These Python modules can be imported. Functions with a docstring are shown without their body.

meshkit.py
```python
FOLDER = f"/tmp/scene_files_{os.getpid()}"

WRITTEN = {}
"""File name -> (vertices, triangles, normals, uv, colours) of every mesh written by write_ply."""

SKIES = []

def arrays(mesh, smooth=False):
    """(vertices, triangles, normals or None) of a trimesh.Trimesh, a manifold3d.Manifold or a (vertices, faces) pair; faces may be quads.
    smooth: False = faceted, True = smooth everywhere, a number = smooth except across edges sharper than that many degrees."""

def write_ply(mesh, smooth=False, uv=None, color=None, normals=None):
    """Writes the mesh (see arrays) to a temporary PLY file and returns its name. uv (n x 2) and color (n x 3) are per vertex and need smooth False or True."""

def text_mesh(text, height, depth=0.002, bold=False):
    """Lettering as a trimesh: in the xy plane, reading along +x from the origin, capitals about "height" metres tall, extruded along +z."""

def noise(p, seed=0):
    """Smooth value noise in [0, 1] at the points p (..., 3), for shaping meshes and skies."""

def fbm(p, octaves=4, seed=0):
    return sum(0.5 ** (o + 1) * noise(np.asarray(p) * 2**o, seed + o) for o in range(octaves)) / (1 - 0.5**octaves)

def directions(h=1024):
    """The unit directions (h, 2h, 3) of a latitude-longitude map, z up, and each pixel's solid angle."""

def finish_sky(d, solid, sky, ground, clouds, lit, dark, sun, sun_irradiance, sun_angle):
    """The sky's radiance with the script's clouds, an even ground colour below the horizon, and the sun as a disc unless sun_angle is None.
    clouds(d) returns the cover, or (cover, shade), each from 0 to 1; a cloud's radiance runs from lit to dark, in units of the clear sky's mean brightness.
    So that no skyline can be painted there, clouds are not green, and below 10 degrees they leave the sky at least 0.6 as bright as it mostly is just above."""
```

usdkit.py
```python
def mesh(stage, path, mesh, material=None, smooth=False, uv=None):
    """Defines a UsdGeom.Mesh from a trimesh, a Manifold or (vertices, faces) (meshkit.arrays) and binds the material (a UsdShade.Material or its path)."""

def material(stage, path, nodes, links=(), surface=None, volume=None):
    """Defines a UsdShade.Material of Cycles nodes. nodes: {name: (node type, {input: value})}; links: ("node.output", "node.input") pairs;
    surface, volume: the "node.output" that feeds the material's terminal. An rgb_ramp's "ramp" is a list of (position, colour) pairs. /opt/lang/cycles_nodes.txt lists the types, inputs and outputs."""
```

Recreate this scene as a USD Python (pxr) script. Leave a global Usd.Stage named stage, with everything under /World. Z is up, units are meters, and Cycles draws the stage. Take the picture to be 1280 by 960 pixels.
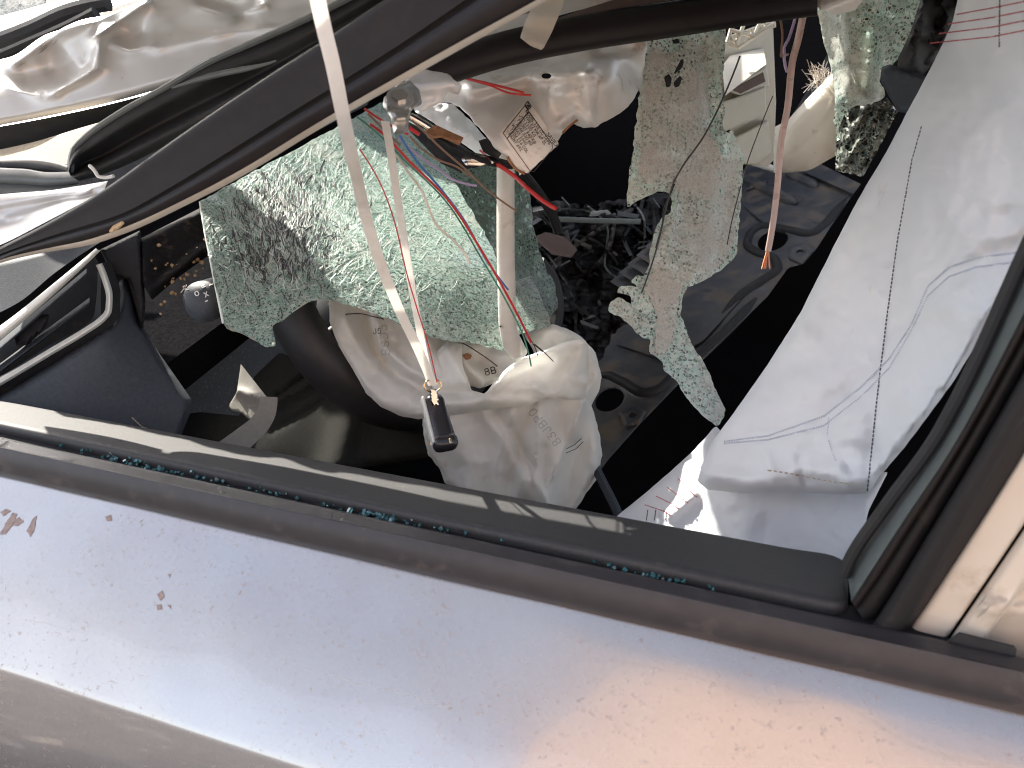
import math, random
import numpy as np
import trimesh
import shapely
from shapely.geometry import Polygon, LineString
from scipy.spatial import Delaunay
from scipy.interpolate import PchipInterpolator, RBFInterpolator
import usdkit, meshkit
from pxr import Usd, UsdGeom, UsdLux, UsdShade, Gf, Sdf

random.seed(7)
rng = np.random.default_rng(7)
stage = Usd.Stage.CreateInMemory()
UsdGeom.SetStageUpAxis(stage, 'Z')
UsdGeom.SetStageMetersPerUnit(stage, 1.0)
UsdGeom.Xform.Define(stage, '/World')

# ------------------------------------------------------------------ camera, sky, sun, exposure
PITCH, YAW, ROLL = 0.577, 0.328, -0.003
CAM = np.array([0.0, -0.389, 1.401])
FPX = 985.0
EXPOSURE = 1.85
SUN_TO = np.array([-0.64, 0.56, 0.52]); SUN_TO /= np.linalg.norm(SUN_TO)
SUN_I, SKY_S = 1.15, 0.145

fwd = np.array([-math.sin(YAW) * math.cos(PITCH), math.cos(YAW) * math.cos(PITCH), -math.sin(PITCH)])
rgt = np.cross(fwd, [0, 0, 1]); rgt /= np.linalg.norm(rgt)
upv = np.cross(rgt, fwd)
rgt, upv = rgt * math.cos(ROLL) + upv * math.sin(ROLL), -rgt * math.sin(ROLL) + upv * math.cos(ROLL)
cam = UsdGeom.Camera.Define(stage, '/World/camera')
cam.CreateHorizontalApertureAttr(36.0); cam.CreateVerticalApertureAttr(27.0)
cam.CreateFocalLengthAttr(36.0 * FPX / 1280.0)
cam.CreateClippingRangeAttr(Gf.Vec2f(0.02, 500))
cam.CreateExposureAttr(EXPOSURE)
cam.CreateFStopAttr(9.0); cam.CreateFocusDistanceAttr(0.86)
M4 = Gf.Matrix4d(*rgt, 0, *upv, 0, *(-fwd), 0, *CAM, 1)
cam.AddTransformOp().Set(M4)

elev = math.asin(SUN_TO[2]); azim = math.atan2(SUN_TO[0], SUN_TO[1])
dome = UsdLux.DomeLight.Define(stage, '/World/sky')
dome.GetPrim().SetCustomDataByKey('kind', 'structure')
sky_m = usdkit.material(stage, '/World/Looks/sky_air', {
    's': ('sky_texture', {'sky_type': 'single_scattering', 'sun_disc': False, 'sun_elevation': elev, 'sun_rotation': azim, 'aerosol_density': 1.6}),
    'tc': ('texture_coordinate', {}), 'n': ('noise_texture', {'scale': 2.2, 'detail': 7., 'roughness': .55, 'distortion': .4}),
    'r': ('rgb_ramp', {'ramp': [(.30, (.36,) * 3), (.70, (.76,) * 3)]}), 'bw': ('rgb_to_bw', {}), 'w': ('mix_color', {'blend_type': 'multiply', 'fac': 1.0, 'b': (1.12, 1.06, 1.03), 'use_clamp': False}),
    'm': ('mix_color', {'use_clamp': False}),
    'b': ('background_shader', {'strength': SKY_S})},
    [('tc.generated', 'n.vector'), ('n.fac', 'r.fac'), ('s.color', 'bw.color'), ('bw.val', 'w.a'), ('r.color', 'm.fac'), ('s.color', 'm.a'), ('w.result', 'm.b'), ('m.result', 'b.color')], surface='b.background')
UsdShade.MaterialBindingAPI.Apply(dome.GetPrim()).Bind(sky_m)
sun = UsdLux.DistantLight.Define(stage, '/World/sun')
sun.CreateNormalizeAttr(True); sun.CreateIntensityAttr(SUN_I); sun.CreateAngleAttr(0.53)
sun.CreateColorAttr(Gf.Vec3f(1.0, 0.93, 0.82))
zs = SUN_TO; xs = np.cross([0, 0, 1], zs); xs /= np.linalg.norm(xs); ys = np.cross(zs, xs)
sun.AddTransformOp().Set(Gf.Matrix4d(*xs, 0, *ys, 0, *zs, 0, 0, 0, 5, 1))

# ------------------------------------------------------------------ helpers: writing objects
ORIGIN, COUNT = {}, {}

def numbered(parent, name):
    k = (parent, name); n = COUNT.get(k, 0); COUNT[k] = n + 1
    return name if n == 0 else f'{name}_{n:03d}'

def tag(prim, label=None, cat=None, group=None, kind=None):
    for k, v in (('label', label), ('category', cat), ('group', group), ('kind', kind)):
        if v: prim.SetCustomDataByKey(k, v)

def thing(name, label=None, cat=None, at=(0, 0, 0), parent='/World', group=None):
    path = f'{parent}/{numbered(parent, name)}'
    x = UsdGeom.Xform.Define(stage, path)
    base = np.array(at, float) if parent == '/World' else ORIGIN[parent]
    if parent == '/World': x.AddTranslateOp().Set(Gf.Vec3d(*base))
    ORIGIN[path] = base
    tag(x.GetPrim(), label, cat, group)
    return path

def obj(name, mesh, m, parent='/World', label=None, cat=None, group=None, kind=None, smooth=35):
    path = f'{parent}/{numbered(parent, name)}'
    v, f = (mesh.vertices, mesh.faces) if hasattr(mesh, 'vertices') else mesh
    v = np.asarray(v, float)
    if parent == '/World':
        base = np.array([v[:, 0].mean(), v[:, 1].mean(), v[:, 2].min()])
    else:
        base = ORIGIN[parent]
    p = usdkit.mesh(stage, path, trimesh.Trimesh(v - base, np.asarray(f), process=False), M[m], smooth=smooth)
    if parent == '/World': p.AddTranslateOp().Set(Gf.Vec3d(*base))
    ORIGIN[path] = base
    tag(p.GetPrim(), label, cat, group, kind)
    return path

# ------------------------------------------------------------------ helpers: shapes
DOFF = 0.0
def P(u, v, d):
    """World point seen in direction (u, v) at distance d along the lens axis."""
    u, v, d = (np.asarray(a, float)[..., None] for a in (u, v, np.asarray(d, float) + DOFF))
    return CAM + d * (fwd + rgt * (u - 640) / FPX - upv * (v - 480) / FPX)

def PA(a):
    a = np.asarray(a, float); return P(a[:, 0], a[:, 1], a[:, 2])

def plane(a, b, c):
    A = np.array([[p[0], p[1], 1] for p in (a, b, c)], float)
    k = np.linalg.solve(A, [1 / p[2] for p in (a, b, c)])
    return lambda u, v: 1 / np.clip(k[0] * np.asarray(u, float) + k[1] * np.asarray(v, float) + k[2], .2, 5)

def flat(d): return lambda u, v: np.full(np.shape(u), float(d))

def surf(ctrl, smooth=0.0):
    c = np.array(ctrl, float)
    r = RBFInterpolator(c[:, :2] / 100, c[:, 2], kernel='thin_plate_spline', smoothing=smooth)
    def f(u, v):
        u = np.asarray(u, float); v = np.asarray(v, float)
        return r(np.stack([u.ravel(), v.ravel()], 1) / 100).reshape(u.shape)
    return f

def seg_dist(u, v, line):
    L = np.array(line, float); best = np.full(np.shape(u), 1e9)
    for a, b in zip(L[:-1], L[1:]):
        ab = b - a; t = np.clip(((u - a[0]) * ab[0] + (v - a[1]) * ab[1]) / (ab @ ab), 0, 1)
        best = np.minimum(best, np.hypot(u - a[0] - t * ab[0], v - a[1] - t * ab[1]))
    return best

def folds(D, ridges, wr=0.0, ws=30.0, seed=0, fine=0.0):
    """Adds creases (line, height in m towards the viewer's side of the cloth, half width in px[, sharp]) and fine wrinkles."""
    def f(u, v):
        u = np.asarray(u, float); v = np.asarray(v, float); d = np.array(D(u, v), float)
        for r in ridges:
            q = seg_dist(u, v, r[0]) / r[2]
            d = d - r[1] * (np.exp(-q) if len(r) > 3 else np.exp(-q * q))
        if wr:
            p = np.stack([u / ws, v / ws, np.zeros_like(u)], -1)
            n = 1 - np.abs(2 * meshkit.fbm(p, 4, seed) - 1)
            d = d - wr * (n - 0.6)
        if fine:
            p = np.stack([u / 17 + v / 60, v / 21, 0 * u], -1); n = np.abs(2 * meshkit.fbm(p, 3, seed + 50) - 1); d = d + fine * np.clip(.45 - n, 0, 1)
        return d
    return f

def ring(poly, step, jag=0.0, seed=0):
    g = LineString(list(poly) + [poly[0]])
    n = max(8, int(g.length / step)); s = np.linspace(0, g.length, n, endpoint=False)
    q = np.array([g.interpolate(x).coords[0] for x in s])
    if jag:
        r = np.random.default_rng(seed)
        k = r.normal(size=(n, 2)) * 0.6
        k += np.roll(k, 1, 0) * 0.7
        q = q + k * jag
    return q

def relief(poly, D, thick=0.004, step=6.0, roll=0.0, jag=0.0, seed=0, holes=()):
    """A sheet or cushion of real thickness with the outline poly, front surface D; roll rounds its rim over that many px."""
    q = ring(poly, step, jag, seed); pg = Polygon(q)
    if not pg.is_valid:
        pg = pg.buffer(0)
        pg = max(pg.geoms, key=lambda g: g.area) if hasattr(pg, 'geoms') else pg
        q = np.array(pg.exterior.coords)[:-1]
    hs = [ring(h, step * .7) for h in holes]
    pg = Polygon(q, hs)
    x0, y0, x1, y1 = pg.bounds
    gx, gy = np.meshgrid(np.arange(x0, x1, step), np.arange(y0, y1, step * .866))
    gx = gx + (np.arange(gx.shape[0]) % 2)[:, None] * step * .5
    r = np.random.default_rng(seed)
    g = np.stack([gx.ravel(), gy.ravel()], 1) + r.uniform(-.15, .15, (gx.size, 2)) * step
    g = g[shapely.contains_xy(pg.buffer(-step * .45), g[:, 0], g[:, 1])]
    pt = np.vstack([q] + hs + [g])
    t = Delaunay(pt).simplices
    c = pt[t].mean(1)
    t = t[shapely.contains_xy(pg, c[:, 0], c[:, 1])]
    a = pt[t]; area = (a[:, 1, 0] - a[:, 0, 0]) * (a[:, 2, 1] - a[:, 0, 1]) - (a[:, 1, 1] - a[:, 0, 1]) * (a[:, 2, 0] - a[:, 0, 0])
    t[area > 0] = t[area > 0][:, ::-1]
    t = t[np.abs(area) > 1e-6]
    d = np.array(D(pt[:, 0], pt[:, 1]), float)
    if roll:
        b = shapely.distance(shapely.points(pt), pg.boundary)
        s = np.clip(b / roll, 0, 1); k = 1 - np.sqrt(1 - (1 - s) ** 2)
        fr, bk = d + thick * .48 * k, d + thick * (1 - .48 * k)
    else:
        fr, bk = d, d + thick
    n = len(pt)
    V = np.vstack([P(pt[:, 0], pt[:, 1], fr), P(pt[:, 0], pt[:, 1], bk)])
    e = np.vstack([t[:, [0, 1]], t[:, [1, 2]], t[:, [2, 0]]])
    es = np.sort(e, 1); _, idx, cnt = np.unique(es, axis=0, return_index=True, return_counts=True)
    be = e[idx[cnt == 1]]
    F = np.vstack([t, t[:, ::-1] + n, np.stack([be[:, 1], be[:, 0], be[:, 0] + n], 1), np.stack([be[:, 1], be[:, 0] + n, be[:, 1] + n], 1)])
    return trimesh.Trimesh(V, F, process=False)

def prism(poly, D, thick, bev=1.2):
    """A plate or block with flat faces and a small chamfer."""
    pg = Polygon(poly); pg = pg if pg.exterior.is_ccw else Polygon(list(poly)[::-1])
    q = np.array(pg.exterior.coords)[:-1]
    c = pg.buffer(-bev, join_style=2)
    nn = len(q)
    tang = np.roll(q, -1, 0) - q; nrm = np.stack([-tang[:, 1], tang[:, 0]], 1); nrm /= np.linalg.norm(nrm, axis=1)[:, None]
    m = nrm + np.roll(nrm, 1, 0); m /= np.maximum((m * nrm).sum(1), .35)[:, None]
    inn = q + m * bev
    d0 = np.array(D(inn[:, 0], inn[:, 1])); d1 = np.array(D(q[:, 0], q[:, 1]))
    bm = bev * d1.mean() / FPX
    V = np.vstack([P(inn[:, 0], inn[:, 1], d0), P(q[:, 0], q[:, 1], d1 + bm), P(q[:, 0], q[:, 1], d1 + thick)])
    try:
        vv, tf = trimesh.creation.triangulate_polygon(Polygon(inn), engine='earcut')
        near = ((vv[:, None] - inn[None]) ** 2).sum(-1).argmin(1); tf = near[tf]
    except Exception:
        tf = np.array([[0, i, i + 1] for i in range(1, nn - 1)])
    F = [tf, tf[:, ::-1] + 2 * nn]
    for k in (0, 1):
        i = np.arange(nn); j = (i + 1) % nn
        F += [np.stack([i + k * nn, i + (k + 1) * nn, j + (k + 1) * nn], 1), np.stack([i + k * nn, j + (k + 1) * nn, j + k * nn], 1)]
    mm = trimesh.Trimesh(V, np.vstack(F), process=False); mm.fix_normals()
    return mm

def resample(line, n, smooth=True):
    L = np.array(line, float); s = np.r_[0, np.cumsum(np.linalg.norm(np.diff(L, axis=0) * ([1] * L.shape[1]), axis=1))]
    t = np.linspace(0, s[-1], n)
    if len(L) > 2 and smooth: return PchipInterpolator(s, L)(t)
    return np.stack([np.interp(t, s, L[:, k]) for k in range(L.shape[1])], 1)

def loft(rails, n=40, m=None, thick=0.004, disp=None, cross=True):
    """A bent sheet through rails of (u, v, d) points; thick is its depth behind the face."""
    R = np.stack([resample(r, n) for r in rails], 0)
    if m:
        t = np.linspace(0, len(rails) - 1, m); k = np.arange(len(rails))
        R = PchipInterpolator(k, R, axis=0)(t) if cross and len(rails) > 2 else np.stack([[np.interp(t, k, R[:, i, j]) for j in range(3)] for i in range(n)], 0).transpose(2, 0, 1)
    m = R.shape[0]
    if disp is not None: R[..., 2] += disp(R[..., 0], R[..., 1])
    B = R.copy(); B[..., 2] += thick
    V = np.vstack([PA(R.reshape(-1, 3)), PA(B.reshape(-1, 3))]); N = m * n
    idx = np.arange(N).reshape(m, n)
    a, b, c, d = idx[:-1, :-1].ravel(), idx[:-1, 1:].ravel(), idx[1:, 1:].ravel(), idx[1:, :-1].ravel()
    top = np.vstack([np.stack([a, b, c], 1), np.stack([a, c, d], 1)])
    rim = np.r_[idx[0, :], idx[1:, -1], idx[-1, -2::-1], idx[-2:0:-1, 0]]
    r2 = np.roll(rim, -1)
    F = np.vstack([top, top[:, ::-1] + N, np.stack([r2, rim, rim + N], 1), np.stack([r2, rim + N, r2 + N], 1)])
    mm = trimesh.Trimesh(V, F, process=False)
    return mm

def tube(W, r, sides=8, n=None, taper=None):
    """Round wire or bar through world points W."""
    W = np.asarray(W, float)
    if n: W = resample(W, n)
    k = len(W); r = np.broadcast_to(np.asarray(r, float), (k,)) if np.ndim(r) == 0 or len(np.atleast_1d(r)) == k else np.interp(np.linspace(0, 1, k), np.linspace(0, 1, len(r)), r)
    T = np.gradient(W, axis=0); T /= np.linalg.norm(T, axis=1)[:, None] + 1e-12
    a = np.cross(T[0], [0.3, 0.5, 0.8]); a /= np.linalg.norm(a); V = []
    an = np.arange(sides) / sides * 2 * math.pi
    for i in range(k):
        a = a - T[i] * (a @ T[i]); a /= np.linalg.norm(a); b = np.cross(T[i], a)
        V.append(W[i] + r[i] * (np.cos(an)[:, None] * a + np.sin(an)[:, None] * b))
    V = np.vstack(V + [W[:1], W[-1:]]); F = []
    for i in range(k - 1):
        for j in range(sides):
            p, q = i * sides + j, i * sides + (j + 1) % sides
            F += [[p, q, q + sides], [p, q + sides, p + sides]]
    for j in range(sides):
        F += [[k * sides, (j + 1) % sides, j], [k * sides + 1, (k - 1) * sides + j, (k - 1) * sides + (j + 1) % sides]]
    return trimesh.Trimesh(V, np.array(F), process=False)

def wire(line, r=0.0009, n=40, sides=6): return tube(PA(resample(line, n)), r * 1.2, sides)

def strap(line, width, thick=0.0012, n=60, twist=None, lay=None):
    W = PA(resample(line, n)); T = np.gradient(W, axis=0); T /= np.linalg.norm(T, axis=1)[:, None]
    V = []
    for i in range(n):
        w = np.cross(T[i], W[i] - CAM); w /= np.linalg.norm(w); h = np.cross(w, T[i])
        a = 0 if twist is None else np.interp(i / (n - 1), *twist)
        w2 = w * math.cos(a) + h * math.sin(a); h2 = -w * math.sin(a) + h * math.cos(a)
        wd = width if np.ndim(width) == 0 else np.interp(i / (n - 1), np.linspace(0, 1, len(width)), width)
        V += [W[i] - w2 * wd / 2, W[i] + w2 * wd / 2, W[i] + w2 * wd / 2 + h2 * thick, W[i] - w2 * wd / 2 + h2 * thick]
    F = []
    for i in range(n - 1):
        for j in range(4):
            p, q = i * 4 + j, i * 4 + (j + 1) % 4
            F += [[p, q, q + 4], [p, q + 4, p + 4]]
    F += [[0, 2, 1], [0, 3, 2]]; e = (n - 1) * 4; F += [[e, e + 1, e + 2], [e, e + 2, e + 3]]
    m = trimesh.Trimesh(np.array(V), np.array(F), process=False); m.fix_normals(); return m

def sweep_x(profile, x0, x1, n=60, slope=0.035, wob=None):
    """Extrudes a closed (y, z) profile along the car's length, following the rising belt line."""
    pr = np.array(profile, float); k = len(pr); X = np.linspace(x0, x1, n); V = []
    for x in X:
        q = np.stack([np.full(k, x), pr[:, 0], pr[:, 1] + slope * x], 1)
        if wob is not None: q = q + wob(q)
        V.append(q)
    V = np.vstack(V); F = []
    for i in range(n - 1):
        for j in range(k):
            p, q = i * k + j, i * k + (j + 1) % k
            F += [[p, q, q + k], [p, q + k, p + k]]
    tri = trimesh.creation.triangulate_polygon(Polygon(pr), engine='earcut')
    near = ((tri[0][:, None] - pr[None]) ** 2).sum(-1).argmin(1); tf = near[tri[1]]
    F = np.vstack([np.array(F), tf, tf[:, ::-1] + (n - 1) * k])
    m = trimesh.Trimesh(V, F, process=False); m.fix_normals(); return m

def box(size, T=None, at=(0, 0, 0)):
    m = trimesh.creation.box(size)
    if T is not None: m.apply_transform(T)
    m.apply_translation(at); return m

def rbox(size, r=0.003):
    import manifold3d as m3
    s = np.array(size) / 2 - r
    ball = m3.Manifold.sphere(r, 12)
    h = m3.Manifold.batch_hull([ball.translate([a * s[0], b * s[1], c * s[2]]) for a in (-1, 1) for b in (-1, 1) for c in (-1, 1)])
    q = h.to_mesh(); return trimesh.Trimesh(q.vert_properties[:, :3], q.tri_verts, process=False)

def cat(*ms): return trimesh.util.concatenate(list(ms))

def frame_at(u, v, d, roll=0.0, tilt=0.0, pan=0.0):
    """A 4x4 frame standing at that point: x to the right, y up, z towards the viewer, then turned."""
    T = np.eye(4); T[:3, 0], T[:3, 1], T[:3, 2] = rgt, upv, -fwd; T[:3, 3] = P(u, v, d)
    from trimesh.transformations import rotation_matrix as R
    return T @ R(roll, [0, 0, 1]) @ R(pan, [0, 1, 0]) @ R(tilt, [1, 0, 0])

def text_on(s, o, ex, hpx, D, lift=0.0007, bold=False):
    """Lettering laid on the surface D from o along ex."""
    m = meshkit.text_mesh(s, 1.0, 0.2, bold); e = np.array(ex, float); e /= np.linalg.norm(e); n = np.array([e[1], -e[0]])
    q = np.array(o, float) + m.vertices[:, :1] * hpx * e + m.vertices[:, 1:2] * hpx * n
    d = np.array(D(q[:, 0], q[:, 1])) - lift * (m.vertices[:, 2] > .1) + 0.0004 * (m.vertices[:, 2] <= .1)
    return trimesh.Trimesh(P(q[:, 0], q[:, 1], d), m.faces, process=False)

def stitches(line, D, pitch=5.0, fill=0.62, r=0.0006, lift=0.0004):
    g = LineString(line); out = []
    for s in np.arange(0, g.length - pitch, pitch):
        a = [g.interpolate(s + pitch * fill * t).coords[0] for t in (0, .5, 1)]
        q = np.array(a); out.append(tube(P(q[:, 0], q[:, 1], np.array(D(q[:, 0], q[:, 1])) - lift), r, 5))
    return cat(*out)

# ------------------------------------------------------------------ materials
M = {}
def mat(name, base, rough=.5, metal=0., var=.12, vs=60., bump=0., bs=400., coat=0., dirt=None, dirt_amt=.5, dirt_scale=25., spec=.5, rvar=.0, flake=0., trans=0., sheen=0., stretch=(1, 1, 1)):
    """A general surface: base colour with grain, optional second dirt colour in patches, fine relief and clear coat."""
    N = {'g': ('geometry', {}), 'mp': ('mapping', {'scale': stretch}), 'n': ('noise_texture', {'scale': vs, 'detail': 5., 'roughness': .6}),
         'r': ('rgb_ramp', {'ramp': [(.25, [c * (1 - var) for c in base]), (.75, [min(1, c * (1 + var)) for c in base])]}),
         'p': ('principled_bsdf', {'roughness': rough, 'metallic': metal, 'coat_weight': coat, 'specular_ior_level': spec, 'sheen_weight': sheen})}
    L = [('g.position', 'mp.vector'), ('mp.vector', 'n.vector'), ('n.fac', 'r.fac')]
    col = 'r.color'
    if dirt is not None:
        N['dn'] = ('noise_texture', {'scale': dirt_scale, 'detail': 8., 'roughness': .68})
        N['dr'] = ('rgb_ramp', {'ramp': [(1 - dirt_amt - .06, (0, 0, 0)), (1 - dirt_amt + .10, (1, 1, 1))]})
        N['dm'] = ('mix_color', {'b': dirt})
        L += [('g.position', 'dn.vector'), ('dn.fac', 'dr.fac'), ('dr.color', 'dm.fac'), (col, 'dm.a')]; col = 'dm.result'
        N['db'] = ('rgb_to_bw', {}); N['drr'] = ('map_range', {'to_min': rough, 'to_max': min(1, rough + .4)})
        L += [('dr.color', 'db.color'), ('db.val', 'drr.value'), ('drr.result', 'p.roughness')]
    elif rvar:
        N['rr'] = ('map_range', {'from_min': .3, 'from_max': .7, 'to_min': max(.02, rough - rvar), 'to_max': rough + rvar})
        N['rn'] = ('noise_texture', {'scale': vs * .4, 'detail': 6.})
        L += [('g.position', 'rn.vector'), ('rn.fac', 'rr.value'), ('rr.result', 'p.roughness')]
    L.append((col, 'p.base_color'))
    if bump:
        N['bn'] = ('noise_texture', {'scale': bs, 'detail': 3.}); N['b'] = ('bump', {'strength': 1., 'distance': bump})
        L += [('mp.vector', 'bn.vector'), ('bn.fac', 'b.height'), ('b.normal', 'p.normal')]
    out = 'p.BSDF'
    if trans:
        N['t'] = ('translucent_bsdf', {}); N['mx'] = ('mix_closure', {'fac': trans})
        L += [(col, 't.color'), ('p.BSDF', 'mx.closure1'), ('t.BSDF', 'mx.closure2')]; out = 'mx.closure'
    M[name] = usdkit.material(stage, f'/World/Looks/{name}', N, L, surface=out)

def glass_mat(name, green=(.20, .36, .31), pale=(.72, .75, .70), dust=(.5, .45, .39), dust_amt=.4, scale=320., holes=.03, trans=.35, dust_scale=9.):
    """Laminated glass shattered into crumbs: a net of pale cracks round green cells, dusty patches, a few dark gaps."""
    N = {'g': ('geometry', {}),
         'w': ('noise_texture', {'scale': scale * .25, 'detail': 3.}), 'wm': ('vector_math', {'math_type': 'multiply_add', 'vector2': (.006, .006, .006)}),
         'v': ('voronoi_texture', {'feature': 'distance_to_edge', 'scale': scale}), 'vc': ('voronoi_texture', {'feature': 'f1', 'scale': scale}),
         'r': ('rgb_ramp', {'ramp': [(0, (1, 1, 1)), (.05, (.75,) * 3), (.16, (.0,) * 3)]}),
         'sep': ('separate_color', {}),
         'cell': ('rgb_ramp', {'ramp': [(0, [c * .12 for c in green]), (.16, [c * .5 for c in green]), (.45, green), (.8, [min(1, c * 1.5 + .04) for c in green]), (1, pale)]}),
         'm1': ('mix_color', {'b': pale}),
         'dn': ('noise_texture', {'scale': dust_scale, 'detail': 7., 'roughness': .62}),
         'dr': ('rgb_ramp', {'ramp': [(1 - dust_amt - .12, (0, 0, 0)), (1 - dust_amt + .10, (.92,) * 3)]}),
         'fn': ('noise_texture', {'scale': 700., 'detail': 4.}), 'fr': ('rgb_ramp', {'ramp': [(.3, [c * .72 for c in dust]), (.7, [min(1, c * 1.15) for c in dust])]}),
         'm2': ('mix_color', {}),
         'p': ('principled_bsdf', {'roughness': .22, 'coat_weight': .3}), 't': ('translucent_bsdf', {}), 'mx': ('mix_closure', {'fac': trans}),
         'b': ('bump', {'strength': .9, 'distance': .0016}),
         'hr': ('rgb_ramp', {'ramp': [(0, (1, 1, 1)), (holes, (1, 1, 1)), (holes + .01, (0, 0, 0))]}), 'tr': ('transparent_bsdf', {'color': (.8, .9, .86)}), 'mh': ('mix_closure', {}),
         'hb': ('rgb_to_bw', {}), 'db': ('rgb_to_bw', {}), 'rr': ('map_range', {'to_min': .15, 'to_max': .8})}
    L = [('g.position', 'w.vector'), ('w.color', 'wm.vector1'), ('g.position', 'wm.vector3'), ('wm.vector', 'v.vector'), ('wm.vector', 'vc.vector'),
         ('v.distance', 'r.fac'), ('vc.color', 'sep.color'), ('sep.r', 'cell.fac'), ('r.color', 'm1.fac'), ('cell.color', 'm1.a'),
         ('g.position', 'dn.vector'), ('dn.fac', 'dr.fac'), ('g.position', 'fn.vector'), ('fn.fac', 'fr.fac'), ('dr.color', 'm2.fac'), ('m1.result', 'm2.a'), ('fr.color', 'm2.b'),
         ('m2.result', 'p.base_color'), ('m2.result', 't.color'), ('sep.g', 'b.height'), ('b.normal', 'p.normal'),
         ('dr.color', 'db.color'), ('db.val', 'rr.value'), ('rr.result', 'p.roughness'),
         ('p.BSDF', 'mx.closure1'), ('t.BSDF', 'mx.closure2'), ('sep.b', 'hr.fac'), ('hr.color', 'hb.color'), ('hb.val', 'mh.fac'), ('mx.closure', 'mh.closure1'), ('tr.BSDF', 'mh.closure2')]
    M[name] = usdkit.material(stage, f'/World/Looks/{name}', N, L, surface='mh.closure')

def paint_mat(name, base, rough=.28):
    """Silver metallic car paint with clear coat, flakes, and road dirt in specks, films and runs."""
    N = {'g': ('geometry', {}),
         'fl': ('white_noise_texture', {}), 'sc': ('vector_math', {'math_type': 'snap', 'vector2': (.0004, .0004, .0004)}),
         'frr': ('rgb_ramp', {'ramp': [(0, [c * .9 for c in base]), (1, [min(1, c * 1.08) for c in base])]}),
         'd1': ('noise_texture', {'scale': 190., 'detail': 6., 'roughness': .7}), 'r1': ('rgb_ramp', {'ramp': [(.585, (0, 0, 0)), (.70, (.8,) * 3)]}),
         'd2': ('noise_texture', {'scale': 9., 'detail': 8., 'roughness': .65}), 'r2': ('rgb_ramp', {'ramp': [(.36, (0, 0, 0)), (.60, (1,) * 3)]}),
         'mm': ('mix_color', {'blend_type': 'multiply', 'fac': 1.0}),
         'm1': ('mix_color', {'b': (.20, .13, .10)}), 'm2': ('mix_color', {'b': (.44, .39, .37)}), 'r3': ('rgb_ramp', {'ramp': [(.3, (0.08,) * 3), (.70, (.55,) * 3)]}),
         'b3': ('rgb_to_bw', {}), 'rr': ('map_range', {'to_min': rough, 'to_max': .8}), 'mr': ('map_range', {'to_min': .78, 'to_max': .1}),
         'p': ('principled_bsdf', {'coat_weight': 1.0, 'coat_roughness': .04})}
    L = [('g.position', 'sc.vector1'), ('sc.vector', 'fl.vector'), ('fl.value', 'frr.fac'),
         ('g.position', 'd1.vector'), ('d1.fac', 'r1.fac'), ('g.position', 'd2.vector'), ('d2.fac', 'r2.fac'), ('r1.color', 'mm.a'), ('r2.color', 'mm.b'),
         ('d2.fac', 'r3.fac'), ('r3.color', 'm2.fac'), ('frr.color', 'm2.a'), ('m2.result', 'm1.a'), ('mm.result', 'm1.fac'), ('m1.result', 'p.base_color'),
         ('mm.result', 'b3.color'), ('b3.val', 'rr.value'), ('rr.result', 'p.roughness'), ('b3.val', 'mr.value'), ('mr.result', 'p.metallic')]
    M[name] = usdkit.material(stage, f'/World/Looks/{name}', N, L, surface='p.BSDF')

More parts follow.
